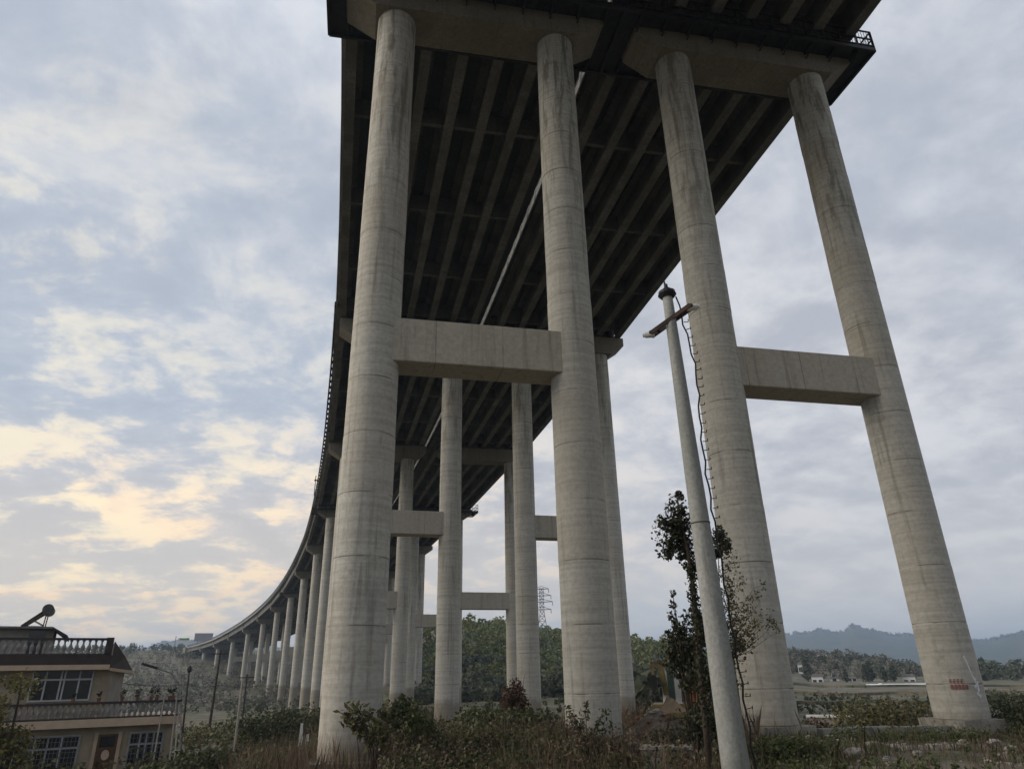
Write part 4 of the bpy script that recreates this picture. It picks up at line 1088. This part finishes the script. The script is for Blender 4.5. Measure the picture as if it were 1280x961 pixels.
    def grilled(x0, x1):
        wnd = window(x0, x1, .8, wz0, wz1, [.3, .5, .72], [0, .72, 1])
        g = MB(); n_ = int((x1 - x0) / .17)
        for i in range(n_ + 1): g.bar((x0 + (x1 - x0) * i / n_, .66, wz0), (x0 + (x1 - x0) * i / n_, .66, wz1), .022)
        for i in range(9): zz = wz0 + (wz1 - wz0) * i / 8; g.bar((x0, .66, zz), (x1, .66, zz), .022)
        g.build('window_grille', 'steel_grey', wnd)
    grilled(X(19, 930, .8), X(98, 930, .8)); grilled(X(161, 930, .8), X(202, 930, .8))
    dx0, dx1 = X(121, 930, .8), X(146, 930, .8)
    dr = MB().box(dx0, dx1, .72, .795, -.2, wz1).build('door', 'door', root)
    MB().box(dx0 + .12, dx1 - .12, .70, .716, wz1 - .62, wz1 - .1).build('door_transom', 'glass', dr)
    mb = MB(); cz = Z(133, 943, .7); cx2 = (dx0 + dx1) / 2
    mb.quad([(cx2 + .2 * math.cos(a_ * PI / 5), .697, cz + .26 * math.sin(a_ * PI / 5)) for a_ in range(10)]); mb.build('door_emblem', 'house_band', dr)
    MB().box(dx0 - .18, dx0 - .003, .68, .794, -.2, wz1 + .12).build('door_jamb', 'house_band', root)
    MB().box(dx1 + .003, dx1 + .18, .68, .794, -.2, wz1 + .12).build('door_jamb', 'house_band', root)
    # air vent strip under slab
    W2 = lambda x_, y_, z_: Vector((q.x, q.y, g0)) + r * x_ + fwd * y_ + Vector((0, 0, z_))
    # solar water heater on the hut roof
    zt_ += .005
    sx0, sx1 = X(27, 783, 4.4), X(60, 765, 4.4); tz = Z(58, 762, 4.4)
    o = W2(sx1, 4.4, zt_)
    hw_ = thing('solar_heater', 'solar water heater with round tank on the hut roof of the house', 'solar heater', o, yaw)
    MB().tube([(0, -.55, tz - zt_), (0, 1.3, tz - zt_)], .30, 16).build('water_tank', 'tank', hw_, False)
    for i in range(12):
        yy = -.45 + i * .15
        MB().tube([(sx0 - sx1, yy, .06), (-.22, yy, tz - zt_ - .12)], .045, 6).build('collector_tube', 'tube', hw_)
    mb = MB()
    for yy in (-.5, 1.25):
        mb.bar((-.05, yy, 0), (-.02, yy, tz - zt_ - .2), .06); mb.bar((sx0 - sx1, yy, .04), (-.2, yy, tz - zt_ - .2), .06); mb.bar((-.05, yy, .1), ((sx0 - sx1) * .55, yy, (tz - zt_) * .40), .04); mb.bar((sx0 - sx1, yy, .03), (-.05, yy, .03), .05)
    mb.build('stand', 'rust', hw_)
    # potted plants along the balcony rail
    labs = ['on the balcony rail at its right end', 'on the balcony rail, second from the right end', 'on the balcony rail, third from the right end', 'taller one on the balcony rail left of the pale sticks', 'drooping one on the balcony rail in front of the side wall', 'small one on the balcony rail below the wall corner', 'beside the upper window on the balcony rail', 'under the upper window on the balcony rail']
    for i, (px, hh) in enumerate([(217, .62), (212, .55), (196, .6), (189, .6), (172, .5), (153, .5), (124, .35), (92, .3)]):
        xx = X(px, 872); o = W2(xx, .15, zb1 + .003)
        pr = thing('potted_plant', f'dark potted plant {labs[i]}', 'potted plant', o, 0, 'potted plants on the balcony rail')
        MB().tube([(0, 0, 0), (0, 0, .2)], [.08, .12], 10).build('pot', 'terracotta', pr)
        leaf_obj('foliage', [tuft(70, (0, 0, .2 + hh * .45), (.17, .17, hh * .5), .055, 50 + i, up=.2, shell=.05, noise=.8)], 'leaf_black', pr)
    # pale sticks leaning on the balcony
    for i, (a_, b2, lb) in enumerate([((190, 960), (206, 868), 'pale bamboo pole leaning on the balcony left of its end'), ((214, 935), (221, 872), 'pale bamboo pole standing at the balcony corner'), ((220, 930), (224, 880), 'short pale stick beside the balcony corner')]):
        x0_, z0_ = L(a_[0], a_[1], -.6 + .1 * i); x1_, z1_ = L(b2[0], b2[1], -.1)
        o = W2(x0_, -.6, 0); st = MB().tube([W2(x0_, -.6 - .1 * i, z0_ - .8) - o, W2(x1_, -.03 - .03 * i, z1_) - o], [.05, .035], 7).build('bamboo_pole', 'pale_stick'); st.location = o
        tag(st, lb, 'pole', 'pale poles leaning on the house')
house()

# tree in front of the house, left edge
q = at(5, 960, 36); g0 = gz(q.x, q.y)
root = thing('yellowing_tree', 'yellowing leafy tree at the left edge in front of the house', 'tree', (q.x, q.y, g0 - .1)); o0 = Vector((q.x, q.y, g0 - .1))
parts = []; mb = MB()
for i in range(26):
    rr_ = random.Random(i); px = rr_.uniform(-45, 30); py = rr_.uniform(838, 955)
    if px > 20 and py < 850: py += 20
    e = at(px, py, 36 + rr_.uniform(-1, 1)) - o0
    parts.append(tuft(110, tuple(e), (.62, .62, .6), .085, 1200 + i, shell=.1, noise=.6)); mb.tube([(0, 0, 0), (e.x * .3, e.y * .3, e.z * .5), tuple(e)], [.07, .05, .012], 5, False)
leaf_obj('crown', parts, 'leaf_yellow', root); mb.build('trunk', 'bark', root)

# ------------------------------------------------------------------ poles and wires on the left
def slim_pole(a, b_, d, r_, mat, label, group='slim poles on the low land', extra=None):
    A = at(*a, d); Bq = at(*b_, d); g = gz(A.x, A.y); A = Vector((A.x, A.y, g - .2))
    root = thing('wooden_pole' if mat == 'bark' else 'thin_pole', label, 'pole', A, 0, group)
    MB().tube([(0, 0, 0), tuple(Bq - A)], [r_, r_ * .6], 8).build('shaft', mat, root)
    e = Bq - A
    if extra == 'arm': MB().bar(e + Vector((-.9, 0, -.4)), e + Vector((.9, 0, -.4)), .12).build('cross_arm', mat, root)
    if extra == 'head':
        MB().ball(tuple(e), .42, 8, 6, (.55, .55, .8), .1).build('lamp_head', 'steel_black', root)
    return Bq
pA = slim_pole((262, 905), (276, 812), 88, .16, 'bark', 'dark slanting utility pole before the far columns', extra='arm')
pB = slim_pole((230, 905), (237, 836), 78, .11, 'bark', 'shorter dark pole with a lamp head left of the slanting pole', extra='head')
pC = slim_pole((292, 945), (303, 850), 46, .09, 'pale_stick', 'pale leaning pole in the olive bush')
pD = slim_pole((303, 900), (309, 842), 95, .12, 'bark', 'dark pole right of the slanting pole', extra='arm')
q = at(176, 828, 60)
root = thing('street_lamp', 'black street lamp head on a thin arm above the balcony', 'street lamp', (at(236, 880, 60).x, at(236, 880, 60).y, gz(at(236, 880, 60).x, at(236, 880, 60).y)))
o0 = root.location.copy(); a = at(177, 829, 60) - o0; b_ = at(197, 835, 60) - o0; c_ = at(214, 841, 60) - o0; d_ = at(226, 858, 60) - o0
MB().bar(a, b_, .2, .16).build('lamp_head', 'steel_black', root)
MB().tube([b_, c_, d_, (0, 0, 0)], [.05, .05, .05, .07], 7).build('lamp_post', 'steel_grey', root)
def wire(pts, label, r_=.02, sag=.4):
    P = []
    for a_, b2 in zip(pts[:-1], pts[1:]):
        for i in range(12):
            f = i / 12; v = a_.lerp(b2, f); v.z -= sag * 4 * f * (1 - f); P.append(v)
    P.append(pts[-1]); o0 = pts[0].copy()
    o = MB().tube([p_ - o0 for p_ in P], r_, 4, False).build('overhead_wire', 'steel_black'); o.location = o0
    tag(o, label, 'wire', 'overhead wires')
wire([at(150, 853, 80), at(237, 855, 80), at(272, 856, 88), at(330, 856, 100)], 'wire crossing the low land at the left between the poles', .035, .2)

# pale things by the nearest column: small white marker posts
for i, (px, py, h_, lb) in enumerate([(376, 920, 1.0, 'small white marker post left of the nearest column'), (384, 924, .7, 'second shorter white marker post by the nearest column')]):
    q = at(px, py, 34); o = MB().prism([(-.09, 0), (.09, 0), (.05, h_), (-.05, h_)], lambda u, z: Vector((u, .06, z)), lambda u, z: Vector((u, -.06, z))).build('marker_post', 'white')
    o.location = (q.x, q.y, q.z - .5); o.location.z = max(o.location.z, gz(q.x, q.y) - .1); tag(o, lb, 'post', 'white marker posts')

# ------------------------------------------------------------------ lattice pylon
q = at(680, 835, 205); g0 = gz(q.x, q.y); zt = at(680, 735, 205).z
root = thing('lattice_pylon', 'steel lattice power pylon on the green hill between two columns', 'pylon', (q.x, q.y, g0))
H = zt - g0; f_ = Vector((q.x, q.y, 0)).normalized(); r = Vector((f_.y, -f_.x, 0)); mb = MB()
wd = lambda z: 2.1 - 1.5 * min(1, z / (H * .62))
cor = lambda z, i: r * (wd(z) * (1, 1, -1, -1)[i]) + f_ * (wd(z) * (1, -1, -1, 1)[i]) * 1.0 + Vector((0, 0, z))
zs = [0, .14, .27, .38, .48, .56, .63, .70, .76, .82, .88, .94, 1.0]
for z0, z1 in zip(zs[:-1], zs[1:]):
    for i in range(4):
        mb.bar(cor(z0 * H, i), cor(z1 * H, i), .11); j = (i + 1) % 4
        mb.bar(cor(z0 * H, i), cor(z1 * H, j), .06); mb.bar(cor(z0 * H, j), cor(z1 * H, i), .06); mb.bar(cor(z1 * H, i), cor(z1 * H, j), .06)
mb.build('tower_body', 'steel_grey', root)
for z, l_ in ((.66, 2.6), (.78, 3.1), (.88, 2.7), (.985, 2.1)):
    mb = MB()
    for sg in (-1, 1):
        mb.bar(Vector((0, 0, z * H)), r * l_ * sg + Vector((0, 0, z * H + .1)), .18); mb.bar(Vector((0, 0, z * H + .9)), r * l_ * sg + Vector((0, 0, z * H + .1)), .12)
        mb.bar(r * l_ * sg + Vector((0, 0, z * H + .1)), r * l_ * sg + Vector((0, 0, z * H - 1.0)), .14)
    mb.build('cross_arm', 'steel_grey', root)

# ------------------------------------------------------------------ far woods
def wood(n, r0, r1, a0, a1, mat, seed, size, name, label, keep=None, nl=70, tall=1.0):
    rr_ = np.random.default_rng(seed); az = np.radians(rr_.uniform(a0, a1, n)); d = rr_.uniform(r0, r1, n); x = d * np.sin(az); y = d * np.cos(az)
    if keep is not None: k_ = keep(x, y, d, np.degrees(az)); x, y, d = x[k_], y[k_], d[k_]
    z = ground_z(x, y); parts = []
    for i in range(len(x)):
        s = size * rr_.uniform(.55, 1.25)
        parts.append(tuft(nl, (x[i], y[i], z[i] + s * .62 * tall), (s * .62, s * .62, s * .66 * tall), s * .17, seed * 5000 + i, up=.3, shell=.45, noise=.35))
    leaf_obj(name, parts, mat, label=label, cat='woodland', kind='stuff')
nb = lambda x, y, d, az: fbm(x / 26, y / 26, 3) > -.12
wood(2400, 150, 285, 3.5, 29, 'far_green', 31, 2.1, 'hillside_wood', 'green wooded hillside seen between the columns', nb)
wood(520, 120, 185, 3.5, 30, 'far_dark', 32, 2.4, 'lower_wood', 'dark scrub at the foot of the wooded hill')
wood(170, 150, 280, 4, 26, 'far_yellow', 35, 3.2, 'yellowing_wood', 'yellow green patches on the wooded hillside')
wood(240, 60, 120, 21, 31, 'far_dark', 33, 2.6, 'grey_green_wood', 'dim grey green trees behind the digger', nl=80)  # same dark leaf tones as the other far woods
wood(1500, 190, 430, -34, -3, 'far_brown', 34, 1.9, 'hillside_scrub', 'dull brown scrub scattered on the left hillside', nl=34)
wood(260, 160, 330, -34, -2, 'far_dark', 44, 1.9, 'hillside_bushes', 'dark bushes along the terraces of the left hillside', nl=40)
wood(240, 380, 560, -34, -9, 'far_dark', 36, 2.8, 'ridge_trees', 'dark trees along the ridge where the viaduct lands')
wood(190, 285, 370, 31, 43.5, 'far_dark', 37, 2.4, 'village_trees', 'dark trees massed around the village at the right', lambda x, y, d, az: az < 42.5)
wood(120, 275, 360, 31, 41, 'far_brown', 38, 2.2, 'bare_trees', 'brownish bare trees above the village houses')
wood(150, 250, 500, 43.5, 56, 'far_dark', 39, 4.0, 'field_edge_trees', 'low dark trees beyond the far right column')
# ridge line trees on the far mountains
rr_ = np.random.default_rng(3); parts = []
for i in range(1500):
    az = math.radians(rr_.choice([rr_.uniform(-27, -8), rr_.uniform(29, 58)])); d = rr_.uniform(2700, 3150); x, y = d * math.sin(az), d * math.cos(az); s = rr_.uniform(4, 9)
    parts.append(tuft(16, (x, y, gz(x, y) + s * .3), (s * .6, s * .6, s * .6), s * .4, 9000 + i, shell=.4))
leaf_obj('mountain_trees', parts, 'far_dark', label='trees along the crest of the far blue mountains', cat='woodland', kind='stuff')

# single tall trees by the village
for i, (px, py, d_, h_, lb) in enumerate([(1012, 822, 265, 7, 'dark conifer nearest to the third large column in the village'), (1092, 828, 255, 9.5, 'tallest dark conifer in the middle of the village'), (1085, 832, 252, 7.5, 'dark conifer just left of the tallest one'), (1120, 832, 256, 8.5, 'broad dark tree right of the tallest conifer'), (1108, 834, 250, 7, 'dark tree between the tallest conifer and the broad tree'),
                                (1140, 838, 262, 5.5, 'small dark tree before the white village house at the right'), (1060, 836, 250, 6, 'dark tree above the white garden wall')]):
    q = at(px, 860, d_); zt = at(px, py, d_).z; g0 = gz(q.x, q.y); h_ = max(zt - g0, 3)
    root = thing('village_tree', lb, 'tree', (q.x, q.y, g0), 0, 'dark trees in the village')
    MB().tube([(0, 0, -.2), (0, 0, h_ * .7)], [.25, .08], 6).build('trunk', 'bark', root)
    parts = [tuft(150, (0, 0, h_ * (.25 + .22 * k_)), (h_ * (.26 - .045 * k_), h_ * (.26 - .045 * k_), h_ * .19), .38, 7000 + i * 9 + k_, shell=.3, noise=.6) for k_ in range(4)]
    leaf_obj('crown', parts, 'far_dark', root)

def village_house(px, py0, py1, wpx, d_, label, mat='white', roof='roof_grey', nwin=3):
    q = at(px, py1, d_); zt = at(px, py0, d_).z; f_ = Vector((q.x, q.y, 0)).normalized(); yaw = math.atan2(-f_.x, f_.y)
    wd_ = wpx / 850 * d_ * 1.25; base = min(gz(q.x, q.y), q.z) - .3; h_ = zt - base
    root = thing('village_house', label, 'house', (q.x, q.y, base), yaw, 'village houses at the right')
    MB().box(-wd_ / 2, wd_ / 2, 0, wd_ * .7, 0, h_ * .8).build('wall', mat, root)
    mb = MB(); mb.prism([(-wd_ * .56, h_ * .8 + .01), (wd_ * .56, h_ * .8 + .01), (wd_ * .35, h_), (-wd_ * .35, h_)], lambda u, z: Vector((u, wd_ * .75, z)), lambda u, z: Vector((u, -.3, z)))
    mb.build('roof', roof, root)
    for i in range(nwin):
        x_ = -wd_ / 2 + wd_ * (i + .5) / nwin
        zr = h_ * .8 - 2.4
        MB().box(x_ - .55, x_ + .55, -.05, -.005, max(.4, zr), max(.4, zr) + 1.4).build('window', 'glass', root)
village_house(1028, 816, 823, 8, 326, 'small white house high on the slope above the village')
village_house(1023, 842, 856, 9, 262, 'white gabled house right of the third large column', nwin=2)
village_house(1050, 839, 849, 12, 283, 'low white house among the dark trees of the village', nwin=4)
village_house(1138, 842, 856, 9, 258, 'white village house left of the far right column', nwin=2)
village_house(1160, 849, 857, 9, 256, 'grey roofed low house right beside the far right column', nwin=2)
village_house(1036, 833, 842, 8, 300, 'pale house above the white gabled house in the village', nwin=2)
village_house(1044, 846, 854, 7, 268, 'small pale shed between the gabled house and the low white house', nwin=1)
village_house(1014, 833, 841, 6, 298, 'white house with grey roof beside the narrow tower house', nwin=2)
village_house(1066, 846, 854, 7, 266, 'small white house in front of the tallest dark conifer', nwin=2)
village_house(1001, 827, 838, 4, 288, 'narrow white tower house behind the third large column', nwin=1)
for i, (px, wpx, lb) in enumerate([(1250, 14, 'long white shed in the far distance right of the last column'), (1266, 12, 'second white shed at the right edge of the photo'), (1276, 10, 'small pale shed at the extreme right edge')]):
    village_house(px, 854 - (i == 1), 861, wpx * .8, 420, lb, nwin=3)
q = at(1132, 861, 215); f_ = Vector((q.x, q.y, 0)).normalized(); yaw = math.atan2(-f_.x, f_.y)
root = thing('greenhouse', 'long low white plastic greenhouse in the field before the village', 'greenhouse', (q.x, q.y, min(q.z, gz(q.x, q.y) + 2) - .6), yaw)
mb = MB(); prof = [(0, 0)] + [(2.2 - 2.2 * math.cos(a_), 1.5 * math.sin(a_) + .4) for a_ in np.linspace(0, PI, 9)] + [(4.4, 0)]
mb.prism(prof, lambda u, z: Vector((10, u, z)), lambda u, z: Vector((-9, u, z))); mb.build('film_cover', 'greenhouse', root)
root = thing('white_tank', 'small round white tank at the left end of the greenhouse', 'tank', (at(1102, 862, 214).x, at(1102, 862, 214).y, at(1102, 863, 214).z - .5))
MB().tube([(0, 0, 0), (0, 0, 1.9)], .8, 12).ball((0, 0, 1.9), .8, 12, 6, (1, 1, .5)).build('tank_shell', 'white', root)
# field banks: low terraces between wall and village
for i, (py, d_, lb) in enumerate([(866, 190, 'farthest dark field bank before the greenhouse'), (873, 140, 'middle field bank in the right hand fields'), (880, 105, 'nearest field bank in the right hand fields')]):
    pts = []
    for j in range(25):
        px = 985 + j * 14; q = at(px, py, d_ + 3 * math.sin(j * .7 + i)); pts.append((q.x, q.y, gz(q.x, q.y) + .05))
    mb = MB(); v = []
    for a_, b2 in zip(pts[:-1], pts[1:]): mb.bar(a_, b2, 1.6, .7 + .2 * (i == 0))
    o = mb.build('field_bank', 'soil' if i % 2 else 'ground'); tag(o, lb, 'field bank', 'banks across the fields')

# ------------------------------------------------------------------ haze
hz = MB().box(-9500, 9500, -9500, 9500, -14, 190).build('haze', None)
m = bpy.data.materials.new('haze_air'); m.use_nodes = True; t = NT(m.node_tree); t.n.clear()
pv = t.node('ShaderNodeVolumePrincipled'); pv.inputs['Color'].default_value = (0.62, 0.78, 1.0, 1); pv.inputs['Density'].default_value = 0.00030
pv.inputs['Anisotropy'].default_value = 0.2
ov = t.node('ShaderNodeOutputMaterial'); t.link(pv.outputs[0], ov.inputs['Volume']); hz.data.materials.append(m)
tag(hz, 'thin blue haze over the far hills', 'haze', kind='stuff')
